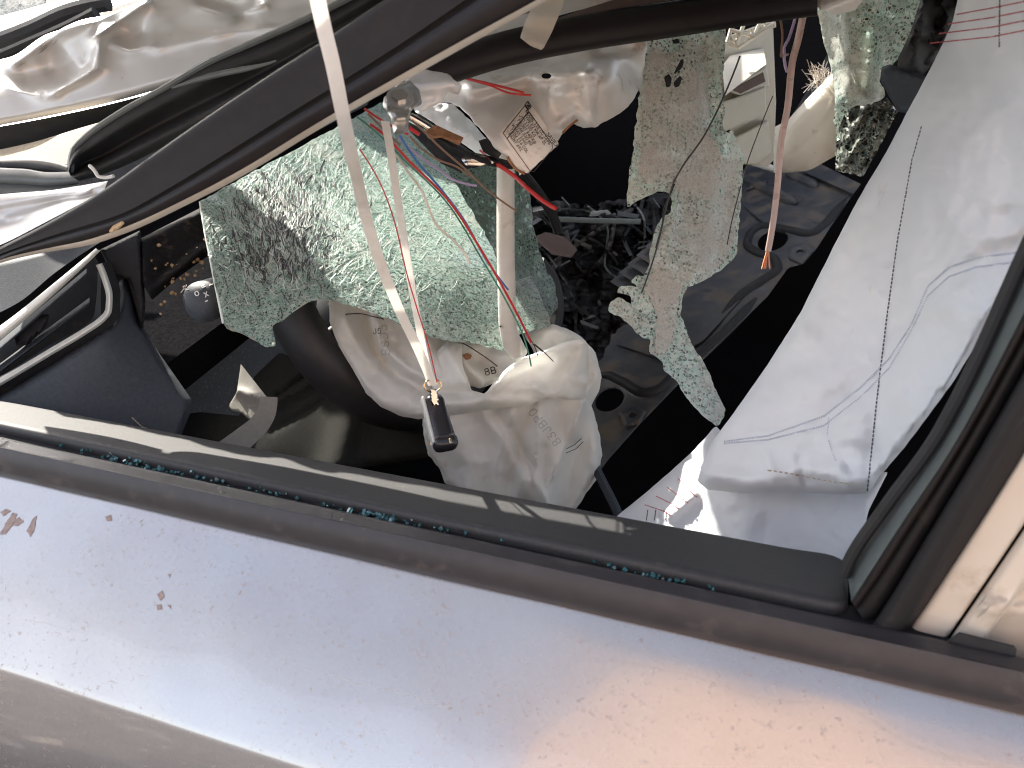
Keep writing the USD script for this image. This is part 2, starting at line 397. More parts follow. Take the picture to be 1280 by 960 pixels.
paint_mat('silver_paint', (.50, .505, .52), .23)
mat('bent_paint', (.56, .555, .54), .42, .42, .05, 8, coat=.4, dirt=(.30, .26, .22), dirt_amt=.31, dirt_scale=22)
mat('bare_panel', (.62, .60, .57), .42, .25, .06, 30, coat=.2, dirt=(.34, .24, .17), dirt_amt=.40, dirt_scale=28)
mat('pillar_paint', (.58, .52, .44), .42, .1, .05, 12, coat=.6, dirt=(.42, .34, .26), dirt_amt=.36)
mat('black_trim', (.010, .0095, .0105), .55, 0, .3, 200, bump=.00012, bs=1500, rvar=.08, dirt=(.04, .032, .028), dirt_amt=.34, dirt_scale=40, spec=.3)
mat('grained_trim', (.030, .0305, .033), .6, 0, .25, 300, spec=.4, bump=.00022, bs=1300, dirt=(.09, .08, .07), dirt_amt=.33, dirt_scale=60)
mat('brown_trim', (.011, .0085, .009), .55, 0, .25, 90, bump=.0001, bs=1200, dirt=(.03, .024, .022), dirt_amt=.36, dirt_scale=18, spec=.25)
mat('moulding_trim', (.026, .024, .027), .42, 0, .25, 60, bump=.0001, bs=1200, dirt=(.075, .06, .052), dirt_amt=.38, dirt_scale=30, spec=.5)
mat('rubber', (.018, .0185, .020), .62, 0, .25, 80, bump=.0001, bs=600, spec=.35)
mat('grey_trim', (.10, .115, .115), .45, 0, .15, 60, bump=.0001, bs=900)
mat('dash_plastic', (.034, .042, .054), .62, 0, .25, 250, bump=.00025, bs=1200, dirt=(.09, .085, .08), dirt_amt=.33, dirt_scale=50)
mat('dark_plastic', (.014, .014, .016), .62, spec=.25, var=.3, vs=100, bump=.0001, bs=900, dirt=(.06, .05, .04), dirt_amt=.35)
M['carpet'] = usdkit.material(stage, '/World/Looks/carpet', {'g': ('geometry', {}), 'n': ('noise_texture', {'scale': 300., 'detail': 4.}), 'r': ('rgb_ramp', {'ramp': [(.3, (.006, .006, .007)), (.7, (.013, .013, .014))]}), 'd': ('diffuse_bsdf', {})}, [('g.position', 'n.vector'), ('n.fac', 'r.fac'), ('r.color', 'd.color')], surface='d.BSDF')
mat('dash_matte', (.016, .016, .018), .85, 0, .3, 150, bump=.0002, bs=900, spec=.08, dirt=(.07, .06, .05), dirt_amt=.40, dirt_scale=60)
mat('soft_wheel', (.022, .021, .022), .5, 0, .2, 120, bump=.00015, bs=1500, dirt=(.06, .05, .04), dirt_amt=.33)
mat('satin_trim', (.58, .58, .54), .45, .1, .05, 100)
mat('bag_cloth', (.93, .93, .90), .75, 0, .04, 18, bump=.00012, bs=2600, trans=.36, dirt=(.62, .50, .36), dirt_amt=.31, dirt_scale=14)
mat('curtain_cloth', (.80, .82, .85), .7, 0, .03, 14, bump=.00012, bs=2200, trans=.16, dirt=(.60, .56, .50), dirt_amt=.30, dirt_scale=12)
mat('seam_cloth', (.52, .55, .62), .8, 0, .08, 200, bump=.0002, bs=2500)
mat('dark_thread', (.06, .06, .075), .8)
mat('red_thread', (.42, .08, .09), .8)
mat('print_ink', (.60, .60, .58), .8)
mat('black_ink', (.03, .03, .03), .7)
mat('label_paper', (.74, .69, .63), .6, 0, .05, 60, dirt=(.38, .31, .25), dirt_amt=.38, dirt_scale=70)
mat('ribbon', (.88, .87, .84), .6, 0, .04, 90, bump=.00006, bs=2500, trans=.42)
mat('chrome', (.75, .74, .72), .12, 1.0, .03)
mat('brass', (.75, .58, .32), .2, 1.0, .05)
mat('key_plastic', (.016, .014, .016), .22, 0, .2, rvar=.05, coat=.3)
mat('foam_tube', (.50, .48, .43), .7, 0, .1, 40, bump=.0004, bs=120, dirt=(.33, .28, .22), dirt_amt=.36, dirt_scale=35)
mat('red_wire', (.45, .03, .03), .4); mat('blue_wire', (.05, .14, .34), .4); mat('white_wire', (.66, .60, .52), .5)
mat('green_wire', (.05, .20, .13), .45); mat('violet_wire', (.34, .26, .40), .45); mat('brown_wire', (.20, .12, .08), .5); mat('dark_wire', (.03, .028, .026), .5)
mat('pink_sheath', (.45, .33, .30), .5, dirt=(.25, .18, .14), dirt_amt=.4, dirt_scale=80); mat('copper', (.75, .33, .18), .3, 1.0, .15, 200)
mat('pan_metal', (.050, .055, .063), .5, 0, .25, 40, bump=.0001, bs=500, dirt=(.135, .11, .085), dirt_amt=.46, dirt_scale=18)
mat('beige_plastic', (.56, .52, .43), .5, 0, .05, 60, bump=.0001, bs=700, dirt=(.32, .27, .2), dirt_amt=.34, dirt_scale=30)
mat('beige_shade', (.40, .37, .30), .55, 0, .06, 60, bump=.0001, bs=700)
mat('seat_fabric', (.034, .034, .032), .95, 0, .2, 400, bump=.0004, bs=1500, spec=.05)
mat('seat_leather', (.24, .235, .21), .6, 0, .1, 200, bump=.0002, bs=1200)
mat('clear_tape', (.60, .57, .50), .25, 0, .05, 50, trans=.4)
mat('shard_grey', (.07, .072, .078), .4, 0, .3, 120, dirt=(.14, .11, .085), dirt_amt=.4, dirt_scale=60)
mat('bolt_steel', (.48, .47, .44), .3, .8, .1, 200, dirt=(.3, .2, .12), dirt_amt=.35)
mat('dirt_crumb', (.40, .28, .16), .9, 0, .3, 200)
mat('mud', (.31, .25, .235), .9, 0, .3, 300)
mat('rust', (.28, .13, .06), .85, 0, .4, 200)
mat('icon_white', (.62, .62, .62), .6)
mat('dash_dust', (.42, .37, .29), .9, 0, .15, 200, bump=.001, bs=300)
mat('torn_board', (.085, .055, .045), .8, 0, .2, 100)
mat('wall_clay', (.31, .215, .165), .9, 0, .2, 2., bump=.004, bs=14)
glass_mat('glass_left', (.20, .34, .295), (.60, .67, .62), (.54, .56, .50), .36, 420., .05, .45)
glass_mat('glass_centre', (.34, .50, .46), (.74, .77, .73), (.66, .65, .60), .40, 330., .02, .32, 18.)
glass_mat('glass_film', (.48, .57, .53), (.72, .73, .69), (.71, .69, .65), .50, 330., .004, .36, 26.)
glass_mat('glass_right', (.30, .44, .38), (.76, .78, .72), (.62, .61, .56), .40, 260., .03, .42)
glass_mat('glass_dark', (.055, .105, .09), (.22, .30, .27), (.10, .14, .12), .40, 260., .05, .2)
glass_mat('glass_black', (.02, .03, .025), (.35, .38, .33), (.03, .03, .03), .45, 150., .03, .1)
mat('crack_pale', (.58, .64, .60), .6, 0, .12, 300); mat('crack_green', (.26, .42, .36), .45, 0, .2, 300); mat('crack_dark', (.05, .045, .05), .5, 0, .3, 300)
M['crumb_glass'] = usdkit.material(stage, '/World/Looks/crumb_glass', {'p': ('principled_bsdf', {'base_color': (.10, .28, .31), 'roughness': .1, 'transmission_weight': .6, 'coat_weight': .3})}, [], surface='p.BSDF')
M['gravel'] = usdkit.material(stage, '/World/Looks/gravel', {
    'g': ('geometry', {}), 'v': ('voronoi_texture', {'scale': 15.}), 'n': ('noise_texture', {'scale': 3., 'detail': 8., 'roughness': .65}), 's': ('separate_color', {}),
    'r': ('rgb_ramp', {'ramp': [(0, (.012, .009, .007)), (.45, (.04, .031, .022)), (.8, (.075, .058, .042)), (.92, (.12, .098, .072)), (1, (.50, .45, .38))]}), 'r2': ('rgb_ramp', {'ramp': [(.35, (.45,) * 3), (.6, (1,) * 3)]}),
    'm': ('mix_color', {'blend_type': 'multiply', 'fac': 1.}), 'b': ('bump', {'strength': 1., 'distance': .02}), 'p': ('principled_bsdf', {'roughness': .9})},
    [('g.position', 'v.vector'), ('g.position', 'n.vector'), ('v.color', 's.color'), ('s.r', 'r.fac'), ('n.fac', 'r2.fac'), ('r.color', 'm.a'), ('r2.color', 'm.b'), ('m.result', 'p.base_color'),
     ('v.distance', 'b.height'), ('b.normal', 'p.normal')], surface='p.BSDF')

# ------------------------------------------------------------------ setting
gx, gy = np.meshgrid(np.r_[np.linspace(-120, -8, 10), np.linspace(-6, 6, 61), np.linspace(8, 120, 10)], np.r_[np.linspace(-120, -8, 10), np.linspace(-6, 6, 61), np.linspace(8, 120, 10)])
gz = .03 * (meshkit.fbm(np.stack([gx * .8, gy * .8, 0 * gx], -1), 3, 3) - .5)
idx = np.arange(gx.size).reshape(gx.shape)
qa = np.stack([idx[:-1, :-1].ravel(), idx[:-1, 1:].ravel(), idx[1:, 1:].ravel(), idx[1:, :-1].ravel()], 1)
obj('ground', (np.stack([gx.ravel(), gy.ravel(), gz.ravel()], 1), np.vstack([qa[:, [0, 1, 2]], qa[:, [0, 2, 3]]])), 'gravel', kind='structure', label='tan gravelly ground round the wrecked car', smooth=True)
WALL = thing('clay_building', 'clay coloured building front seen only as a warm reflection in the door', 'building', (4.2, -4.0, 0))
obj('wall', box((6.0, .3, 6.2), at=(2.0, -4.0, 3.08)), 'wall_clay', WALL)
obj('coping', box((6.1, .4, .12), at=(2.0, -4.0, 6.245)), 'wall_clay', WALL)

# ------------------------------------------------------------------ the car
SL = .035
CAR = thing('wrecked_car', 'wrecked silver car with crushed roof and the driver window gone', 'car', (0, .8, 0))

def arc_profile():
    y, z, out = -.002, .953, [(-.002, .953)]
    for a, ds in [(62, .012)] + [(54 - 12 * t, .0100) for t in np.linspace(0, 1, 14)] + [(40, .005), (33, .0025), (25, .0025), (19, .012), (17, .014), (15, .018), (12, .02), (9, .03), (6, .1), (2, .2)]:
        y -= math.sin(math.radians(a)) * ds; z -= math.cos(math.radians(a)) * ds; out.append((y, z))
    return out
prof = arc_profile()
skin_prof = prof + [(p[0] + .012, p[1] - .006) for p in prof[::-1]]
door = thing('front_door', parent=CAR)
def dents(q):
    n = meshkit.fbm(q * [5, 5, 5], 3, 11) - .5
    return np.stack([0 * n, -.006 * n, .004 * n], 1)
skin = sweep_x(skin_prof, -1.0, .42, 140, SL, dents)
obj('door_skin', skin, 'silver_paint', door, smooth=50)
# outer belt moulding, glass slot, sill trim
obj('belt_moulding', sweep_x([(-.003, .951), (-.0062, .957), (-.0068, .964), (-.005, .972), (-.002, .979), (.002, .983), (.006, .981), (.012, .9825), (.0165, .9805), (.018, .970), (.018, .94), (.0, .94)], -1.0, .42, 90, SL), 'moulding_trim', door, smooth=50)
obj('glass_slot', sweep_x([(.0182, .9745), (.036, .9745), (.036, .93), (.0182, .93)], -1.0, .16, 40, SL), 'dark_plastic', door)

def hit_plane(u, v, n, c):
    d = P(u, v, 1.0) - CAM; return (c - CAM @ n) / (d @ n)
x_end = P(1063, 735, hit_plane(1063, 735, np.array([-SL, 0, 1.]), .985))[0]
NS, CS = np.array([-SL, .45, 1.0]), 0.984 + .45 * .031
def on_sill(u, v): return P(u, v, hit_plane(u, v, NS, CS))[:2]
def sill():
    so, si = [on_sill(*q) for q in ((-60, 518), (1064, 758))], [on_sill(*q) for q in ((-60, 487), (500, 592), (985, 682), (1062, 693))]
    pl = Polygon([so[0], so[1], si[3], si[2], si[1], si[0]])
    def rr(o):
        a = ring(list(pl.buffer(-.016 + 0).buffer(.016 - o, 12).exterior.coords), .006); return a
    base = ring(list(pl.buffer(-.016).buffer(.016, 12).exterior.coords), .008)
    c = base.mean(0); V = []; layers = [(0, -.03), (0, -.008), (.0010, -.0042), (.0030, -.0014), (.0055, -.0003), (.009, 0.0)]
    pgc = pl.buffer(-.016)
    near = np.array([pgc.exterior.interpolate(pgc.exterior.project(shapely.Point(b))).coords[0] for b in base])
    dirn = (near - base) / (np.linalg.norm(near - base, axis=1)[:, None] + 1e-9)
    for o, z in layers:
        q = base + dirn * o; V.append(np.stack([q[:, 0], q[:, 1], .984 + z + SL * q[:, 0] - .45 * (q[:, 1] - .031)], 1))
    n = len(base); F = []
    for k in range(len(layers) - 1):
        i = np.arange(n); j = (i + 1) % n
        F += [np.stack([i + k * n, j + k * n, j + (k + 1) * n], 1), np.stack([i + k * n, j + (k + 1) * n, i + (k + 1) * n], 1)]
    q = base + dirn * .009
    vv, tf = trimesh.creation.triangulate_polygon(Polygon(q), engine='earcut'); near2 = ((vv[:, None] - q[None]) ** 2).sum(-1).argmin(1)
    F += [near2[tf] + (len(layers) - 1) * n]
    m = trimesh.Trimesh(np.vstack(V), np.vstack(F), process=False); m.fix_normals(); return m
obj('sill_trim', sill(), 'grained_trim', door, smooth=50)
obj('inner_panel', sweep_x([(.070, .948), (.080, .944), (.10, .80), (.12, .6), (.12, .3), (.06, .3)], -1.0, .3, 20, SL), 'carpet', door)

# door window frame (front slope) on the tumblehome plane
NT = np.array([0, 1, -.30]); CT = .03 - .3 * .98
def onT(u, v, off=0.): return float(hit_plane(u, v, NT, CT)) + off
def railT(line, off): return [(u, v, onT(u, v, off)) for u, v in line]
up_e = [(-40, 330), (0, 309), (62, 277), (128, 238), (190, 194), (254, 149), (344, 89), (402, 52), (480, 0), (560, -55)]
gr1 = [(-40, 338), (0, 318), (70, 293), (150, 268), (215, 233), (290, 187), (365, 140), (430, 100), (520, 42), (640, -42)]
gr2 = [(-40, 339), (0, 319.5), (70, 296), (150, 272), (215, 238), (290, 193), (365, 146), (430, 107), (520, 49), (645, -37)]
lo1 = [(-40, 346), (0, 325), (66, 309), (105, 301), (156, 284), (240, 245), (300, 213), (400, 152), (490, 100), (579, 50), (685, -8), (740, -40)]
lo2 = [(-40, 349), (0, 329), (66, 314), (105, 308), (156, 292), (240, 253), (300, 222), (400, 161), (490, 110), (579, 60), (690, -2), (745, -34)]
FR = thing('window_frame', parent=door)
obj('frame_face', loft([railT(up_e, .020), railT(up_e, .004), railT([(u, v + 3) for u, v in up_e], -.001), railT([(0.5 * (a + c), .5 * (b + d)) for (a, b), (c, d) in zip(up_e, gr1)], -.001), railT(gr1, -.001)], 60, 22, .012), 'brown_trim', FR, smooth=45)
obj('frame_groove', loft([railT(gr1, .004), railT(gr2, .004)], 50, None, .01), 'rubber', FR)
obj('frame_lip', loft([railT(gr2, .0), railT([(0.5 * (a + c), .5 * (b + d)) for (a, b), (c, d) in zip(resample(gr2, 12), resample(lo1, 12))], -.003), railT(lo1, .001)], 60, 12, .012), 'brown_trim', FR, smooth=45)
obj('frame_edge', loft([railT(lo1, .0), railT(lo2, .006)], 60, None, .008), 'pillar_paint', FR, smooth=45)
# small brown chip of bark stuck on the frame
obj('bark_chip', relief([(136, 289), (141, 282), (153, 276), (156, 279), (150, 285), (139, 292)], lambda u, v: np.array([onT(a, b, -.006) for a, b in zip(u, v)]), .004, 2.5, 2), 'dirt_crumb', label='small orange brown chip stuck on the dark window frame', cat='chip')

# centre pillar
def onB(u, v, off=0.): return float(hit_plane(u, v, np.array([0, 1, -.22]), .022 - .22 * 1.0)) + off
def railB(line, off): return [(u, v, onB(u, v, off)) for u, v in line]
PIL = thing('centre_pillar', parent=CAR)
b_lines = dict(
    a=[(1050, 716), (1056, 700), (1105, 626), (1165, 545), (1285, 294), (1310, 240)],
    b=[(1060, 722), (1066, 706), (1114, 634), (1174, 550), (1292, 306), (1318, 250)],
    c=[(1064, 752), (1075, 735), (1130, 650), (1190, 560), (1300, 352), (1335, 285)],
    d=[(1070, 760), (1082, 744), (1140, 655), (1200, 560), (1310, 360), (1345, 295)],
    e=[(1086, 786), (1094, 775), (1160, 668), (1225, 560), (1330, 375), (1370, 305)],
    f=[(1090, 790), (1098, 779), (1164, 670), (1230, 560), (1335, 376), (1375, 306)],
    g=[(1117, 801), (1124, 792), (1190, 680), (1258, 562), (1360, 385), (1400, 315)],
    h=[(1122, 806), (1130, 796), (1200, 692), (1281, 563), (1380, 395), (1420, 330)],
    i=[(1172, 815), (1180, 803), (1230, 730), (1281, 654), (1380, 505), (1430, 430)],
    j=[(1174, 818), (1182, 806), (1232, 733), (1283, 657), (1382, 508), (1432, 433)],
    k=[(1290, 850), (1300, 838), (1340, 790), (1390, 720), (1470, 600), (1530, 520)])
B = {k: v for k, v in b_lines.items()}
mid = lambda x, y, t=.5: [(a * (1 - t) + c * t, b * (1 - t) + d * t) for (a, b), (c, d) in zip(x, y)]
obj('rubber_seal', tube(PA(resample(railB(mid(B['a'], B['b']), .035), 40)), .0045, 10), 'rubber', PIL)
obj('glass_run', loft([railB(B['b'], .04), railB(mid(B['b'], B['c']), .03), railB(B['c'], .018)], 40, 8, .008), 'grey_trim', PIL)
obj('inner_lip', loft([railB(B['c'], .012), railB(mid(B['c'], B['d']), .004), railB(B['d'], .006)], 40, 8, .01), 'brown_trim', PIL)
obj('pillar_cover', loft([railB(B['d'], .010), railB(mid(B['d'], B['e']), .007), railB(B['e'], .012)], 40, 8, .01), 'black_trim', PIL)
obj('outer_cover', loft([railB(B['e'], .004), railB(B['f'], .0), railB(mid(B['f'], B['g']), -.003), railB(B['g'], .0)], 40, 12, .016), 'black_trim', PIL, smooth=45)
obj('cover_edge', loft([railB(B['g'], .001), railB(B['h'], .010)], 40, None, .01), 'brown_trim', PIL)
obj('painted_flange', loft([railB(B['h'], .012), railB(mid(B['h'], B['i'], .15), .009), railB(mid(B['h'], B['i'], .9), .008), railB(B['i'], .012)], 40, 14, .01), 'pillar_paint', PIL, smooth=45)
obj('painted_panel', loft([railB(B['j'], .011), railB(mid(B['j'], B['k'], .08), .007), railB(mid(B['j'], B['k'], .28), .006), railB(mid(B['j'], B['k'], .33), .016), railB(mid(B['j'], B['k'], .95), .016), railB(B['k'], .006)], 40, 30, .01,
    disp=lambda u, v: -.007 * np.exp(-(np.clip(np.abs(v - 762 - .08 * (u - 1260)) / 9, 0, 9)) ** 2) * (u > 1228)), 'pillar_paint', PIL, smooth=45)
DK = lambda u, v: np.array([onB(a, b, -.004) for a, b in zip(u, v)])
obj('rubber_plug', prism([(1180, 803), (1199, 790), (1268, 807), (1271, 812), (1266, 838), (1258, 838)], DK, .012, 2), 'rubber', PIL)

# ---- cabin shell
obj('cabin_floor', box((2.6, 1.5, .03), at=(-.1, .87, .30)), 'carpet', CAR)
obj('far_pillar', box((.75, .05, 1.3), at=(-1.25, 1.70, .97)), 'carpet', CAR)
obj('far_door_panel', box((2.6, .04, 1.10), at=(-.1, 1.64, .86)), 'carpet', CAR)
obj('firewall', box((.04, 1.5, .62), at=(-1.15, .87, .62)), 'carpet', CAR)
obj('rear_seat_back', box((.06, 1.45, .75), at=(1.0, .85, .66)), 'carpet', CAR)
obj('dash_top', box((.5, 1.45, .05), at=(-.93, .88, .86)), 'carpet', CAR)
def roof():
    xs_, ys_ = np.meshgrid(np.linspace(-.55, 1.1, 40), np.linspace(.16, .97, 30))
    xs_ = xs_ + .10 * (meshkit.fbm(np.stack([ys_ * 3, 0 * ys_, 0 * ys_], -1), 3, 5) - .5) * np.clip((.2 - xs_) * 3, 0, 1) - .25 * np.clip((ys_ - .5), 0, 1) * np.clip(.5 - xs_, 0, 1)
    zs_ = 1.385 + .06 * (meshkit.fbm(np.stack([xs_ * 3, ys_ * 3, 0 * ys_], -1), 3, 6) - .3)
    a = np.stack([xs_, ys_, zs_], -1).reshape(-1, 3); n = len(a); ix = np.arange(n).reshape(xs_.shape)
    q = np.stack([ix[:-1, :-1].ravel(), ix[:-1, 1:].ravel(), ix[1:, 1:].ravel(), ix[1:, :-1].ravel()], 1); t = np.vstack([q[:, [0, 1, 2]], q[:, [0, 2, 3]]])
    rm = np.r_[ix[0], ix[1:, -1], ix[-1, -2::-1], ix[-2:0:-1, 0]]; r2 = np.roll(rm, -1)
    return trimesh.Trimesh(np.vstack([a, a - [0, 0, .012]]), np.vstack([t, t[:, ::-1] + n, np.stack([r2, rm, rm + n], 1), np.stack([r2, rm + n, r2 + n], 1)]), process=False)
obj('roof_panel', roof(), 'bent_paint', CAR, smooth=50)
def lip():
    xs_, ys_ = np.meshgrid(np.linspace(-1.30, -.49, 30), np.linspace(.10, .525, 14)); zs_ = 1.40 + .02 * (meshkit.fbm(np.stack([xs_ * 3, ys_ * 3, 0 * ys_], -1), 3, 6) - .5) + .05 * np.clip(-.6 - xs_, 0, 1)
    a = np.stack([xs_, ys_, zs_], -1).reshape(-1, 3); n = len(a); ix = np.arange(n).reshape(xs_.shape)
    q = np.stack([ix[:-1, :-1].ravel(), ix[:-1, 1:].ravel(), ix[1:, 1:].ravel(), ix[1:, :-1].ravel()], 1); t = np.vstack([q[:, [0, 1, 2]], q[:, [0, 2, 3]]])
    rm = np.r_[ix[0], ix[1:, -1], ix[-1, -2::-1], ix[-2:0:-1, 0]]; r2 = np.roll(rm, -1)
    return trimesh.Trimesh(np.vstack([a, a - [0, 0, .012]]), np.vstack([t, t[:, ::-1] + n, np.stack([r2, rm, rm + n], 1), np.stack([r2, rm + n, r2 + n], 1)]), process=False)
obj('far_roof_rail', rbox((.95, .64, .03), .01).apply_translation((-.87, 1.38, 1.40)), 'bent_paint', CAR)
obj('roof_lip', lip(), 'bent_paint', CAR, smooth=50)
fw = rbox((1.3, 1.55, .84), .06); fw.apply_translation((-1.70, .80, .64)); obj('front_body', fw, 'silver_paint', CAR, smooth=40)

# ---- crumpled bodywork beyond the window frame (upper left of the view)
def crump(a, s, seed, sharp=True):
    def f(u, v):
        p = np.stack([u / s, v / s, 0 * u], -1); n = meshkit.fbm(p, 3, seed)
        return a * ((1 - np.abs(2 * n - 1)) if sharp else n) - a * .5
    return f
def cdisp(u, v):
    o = crump(.010, 90., 5)(u, v) * np.clip((120 - v) / 90, 0, 1)
    for line, h, w in (([(70, 115), (122, 84), (124, 55)], .016, 12), ([(140, 56), (160, 64), (190, 58)], .010, 10), ([(18, 80), (75, 40), (110, 28)], .022, 14), ([(120, 45), (180, 5)], .02, 12), ([(250, 10), (290, 20), (330, 5)], .014, 14)):
        o = o - h * np.exp(-1.5 * seg_dist(u, v, line) / w)
    for line, h, w in (([(200, 60), (290, 40), (380, 30)], .006, 16), ([(60, 120), (112, 92), (126, 60)], .006, 10), ([(10, 110), (50, 122)], .008, 12)):
        o = o - h * np.exp(-2 * seg_dist(u, v, line) / w)
    for line, h, w in (([(35, 95), (70, 90)], .018, 22), ([(60, 50), (66, 85)], .012, 14), ([(150, 30), (165, 45)], .016, 14), ([(262, -5), (300, 15)], .02, 16)):
        o = o + h * np.exp(-(seg_dist(u, v, line) / w) ** 2)
    return o - .022
FEN = thing('bent_wing', parent=CAR)
obj('wing_sheet', loft([[(-30, 78, 1.02), (10, 72, 1.0), (60, 42, .98), (120, 26, .96), (190, -5, .94), (300, -40, .92), (470, -60, .9)],
    [(-30, 100, .99), (30, 92, .98), (110, 60, .96), (200, 25, .94), (300, -5, .92), (470, -30, .88)],
    [(-30, 128, .97), (60, 112, .96), (150, 80, .94), (250, 50, .92), (350, 20, .90), (470, -5, .87)],
    [(-30, 150, .97), (60, 134, .96), (150, 112, .94), (250, 84, .92), (350, 50, .90), (470, 10, .87)],
    [(-30, 162, .985), (60, 145, .975), (150, 125, .955), (250, 95, .935), (350, 61, .915), (470, 20, .885)]], 120, 70, .004, cdisp), 'bent_paint', FEN, smooth=55)
obj('wing_gutter', loft([[(-30, 163, 1.0), (60, 147, .99), (150, 127, .97), (250, 97, .95), (330, 66, .93)], [(-30, 195, 1.03), (60, 178, 1.02), (150, 150, 1.0), (230, 117, .98), (330, 80, .95)]], 40, 6, .02), 'rubber', FEN)
obj('torn_edge', loft([[(18, 78, .975), (45, 60, .97), (80, 34, .96), (105, 24, .95), (150, 16, .945), (180, -6, .94)], [(22, 84, .962), (48, 68, .955), (86, 40, .945), (106, 32, .94), (152, 24, .935), (188, 2, .93)]], 60, 6, .004, crump(.008, 14., 9)), 'bent_paint', FEN)
# lit front panel, black seal strip and dark pane beyond the wing
obj('front_panel', loft([[(-40, 30, 1.25), (60, 4, 1.22), (200, -40, 1.2)], [(-40, 75, 1.2), (40, 48, 1.18), (110, 22, 1.16), (220, -20, 1.14)]], 40, 12, .004, crump(.02, 50., 21)), 'bent_paint', FEN)
obj('front_panel', loft([[(20, 78, 1.08), (90, 40, 1.07), (190, -4, 1.05), (240, -24, 1.04)], [(20, 92, 1.06), (90, 52, 1.05), (190, 8, 1.04), (240, -10, 1.03)]], 40, 6, .004, crump(.01, 30., 22)), 'bent_paint', FEN)
obj('seal_strip', tube(PA(resample([(-30, 62, 1.14), (40, 36, 1.12), (90, 14, 1.10), (135, 4, 1.09)], 30)), .011, 8), 'rubber', FEN)
obj('seal_strip', tube(PA(resample([(-20, 80, 1.1), (30, 58, 1.09), (85, 34, 1.08), (120, 16, 1.07)], 30)), .008, 8), 'dark_plastic', FEN)
obj('dark_pane', relief([(-40, -40), (55, -30), (58, 8), (30, 14), (-40, 34)], plane((-40, -40, 1.35), (55, -30, 1.33), (0, 30, 1.28)), .006, 8), 'glass_black', FEN)
obj('wing_ledge', loft([[(-30, 192, 1.0), (40, 178, .99), (100, 160, .97), (150, 146, .96)], [(-30, 215, .96), (40, 208, .95), (85, 205, .93), (110, 200, .92)]], 40, 8, .02), 'dash_dust', FEN)

# folded weather seal and creased pillar metal in front of the wing
SEAL = thing('folded_seal', parent=CAR)
obj('seal_flap', loft([[(84, 212, .80), (90, 190, .82), (102, 175, .83), (150, 140, .83), (200, 112, .83), (260, 77, .82), (330, 46, .81), (430, 0, .80), (500, -40, .79)],
    [(86, 215, .79), (95, 196, .805), (110, 185, .815), (160, 152, .815), (210, 124, .815), (270, 92, .805), (340, 62, .80), (430, 16, .79), (500, -25, .78)],
    [(88, 219, .80), (100, 207, .83), (125, 196, .84), (180, 166, .84), (230, 140, .835), (290, 110, .825), (350, 78, .81), (430, 32, .80), (500, -12, .79)],
    [(92, 222, .785), (106, 216, .80), (135, 204, .81), (190, 176, .81), (240, 150, .81), (300, 116, .80), (360, 82, .79), (430, 42, .78), (500, 0, .77)],
    [(100, 226, .80), (120, 221, .82), (145, 212, .83), (200, 186, .83), (250, 158, .82), (310, 120, .81), (370, 86, .80), (430, 50, .79), (500, 8, .78)]], 70, 34, .004), 'rubber', SEAL, smooth=60)
obj('seal_bead', tube(PA(resample([(88, 212, .80), (91, 191, .815), (103, 176, .822), (151, 141, .822), (201, 113, .822), (261, 78, .812), (331, 47, .802), (430, 1, .792), (500, -40, .78)], 60)), .0035, 8), 'grey_trim', SEAL)
obj('seal_rib', tube(PA(resample([(215, 110, .80), (260, 96, .795), (333, 80, .785), (345, 76, .785)], 30)), [.001, .003, .003, .001], 8), 'grey_trim', SEAL)
obj('torn_strip', tube(PA(resample([(112, 207, .775), (118, 213, .77), (124, 221, .765), (132, 222, .765), (142, 220, .762)], 16)), .0018, 6), 'satin_trim', SEAL)
obj('trim_fold', loft([[(-30, 196, .86), (30, 196, .85), (60, 200, .84), (88, 208, .83)], [(-30, 206, .845), (30, 207, .835), (60, 210, .825), (86, 216, .82)], [(-30, 216, .86), (30, 217, .85), (60, 218, .84), (90, 220, .825)]], 30, 14, .006), 'rubber', SEAL)
obj('trim_fold', loft([[(-30, 209, .83), (30, 211, .82), (60, 215, .815), (92, 214, .81)], [(-30, 222, .815), (30, 224, .81), (60, 226, .805), (95, 224, .80)], [(-30, 232, .83), (30, 233, .82), (60, 235, .815), (98, 231, .81)]], 30, 14, .006), 'grey_trim', SEAL)
obj('trim_fold', loft([[(-30, 229, .82), (30, 230, .815), (60, 233, .81), (98, 230, .80)], [(-30, 242, .81), (30, 240, .805), (60, 238, .80), (100, 232, .795)]], 30, 6, .006), 'grey_trim', SEAL)
obj('pillar_skin', loft([[(-40, 248, .80), (20, 241, .795), (60, 238, .785), (100, 232, .775), (135, 226, .765)], [(-40, 268, .79), (20, 254, .785), (60, 246, .775), (100, 240, .765), (132, 233, .76)],
    [(-40, 280, .80), (20, 270, .79), (60, 254, .78), (100, 246, .77), (130, 240, .757)], [(-40, 296, .765), (10, 288, .76), (60, 266, .752), (100, 252, .748), (128, 242, .745)], [(-40, 320, .73), (0, 306, .725), (60, 276, .72), (100, 255, .718), (128, 240, .715)]], 50, 40, .004,
    lambda u, v: -.006 * np.exp(-(seg_dist(u, v, [(10, 274), (60, 262), (110, 240)]) / 4) ** 2) + .004 * np.exp(-(seg_dist(u, v, [(0, 262), (70, 250)]) / 5) ** 2)), 'bent_paint', SEAL, smooth=55)

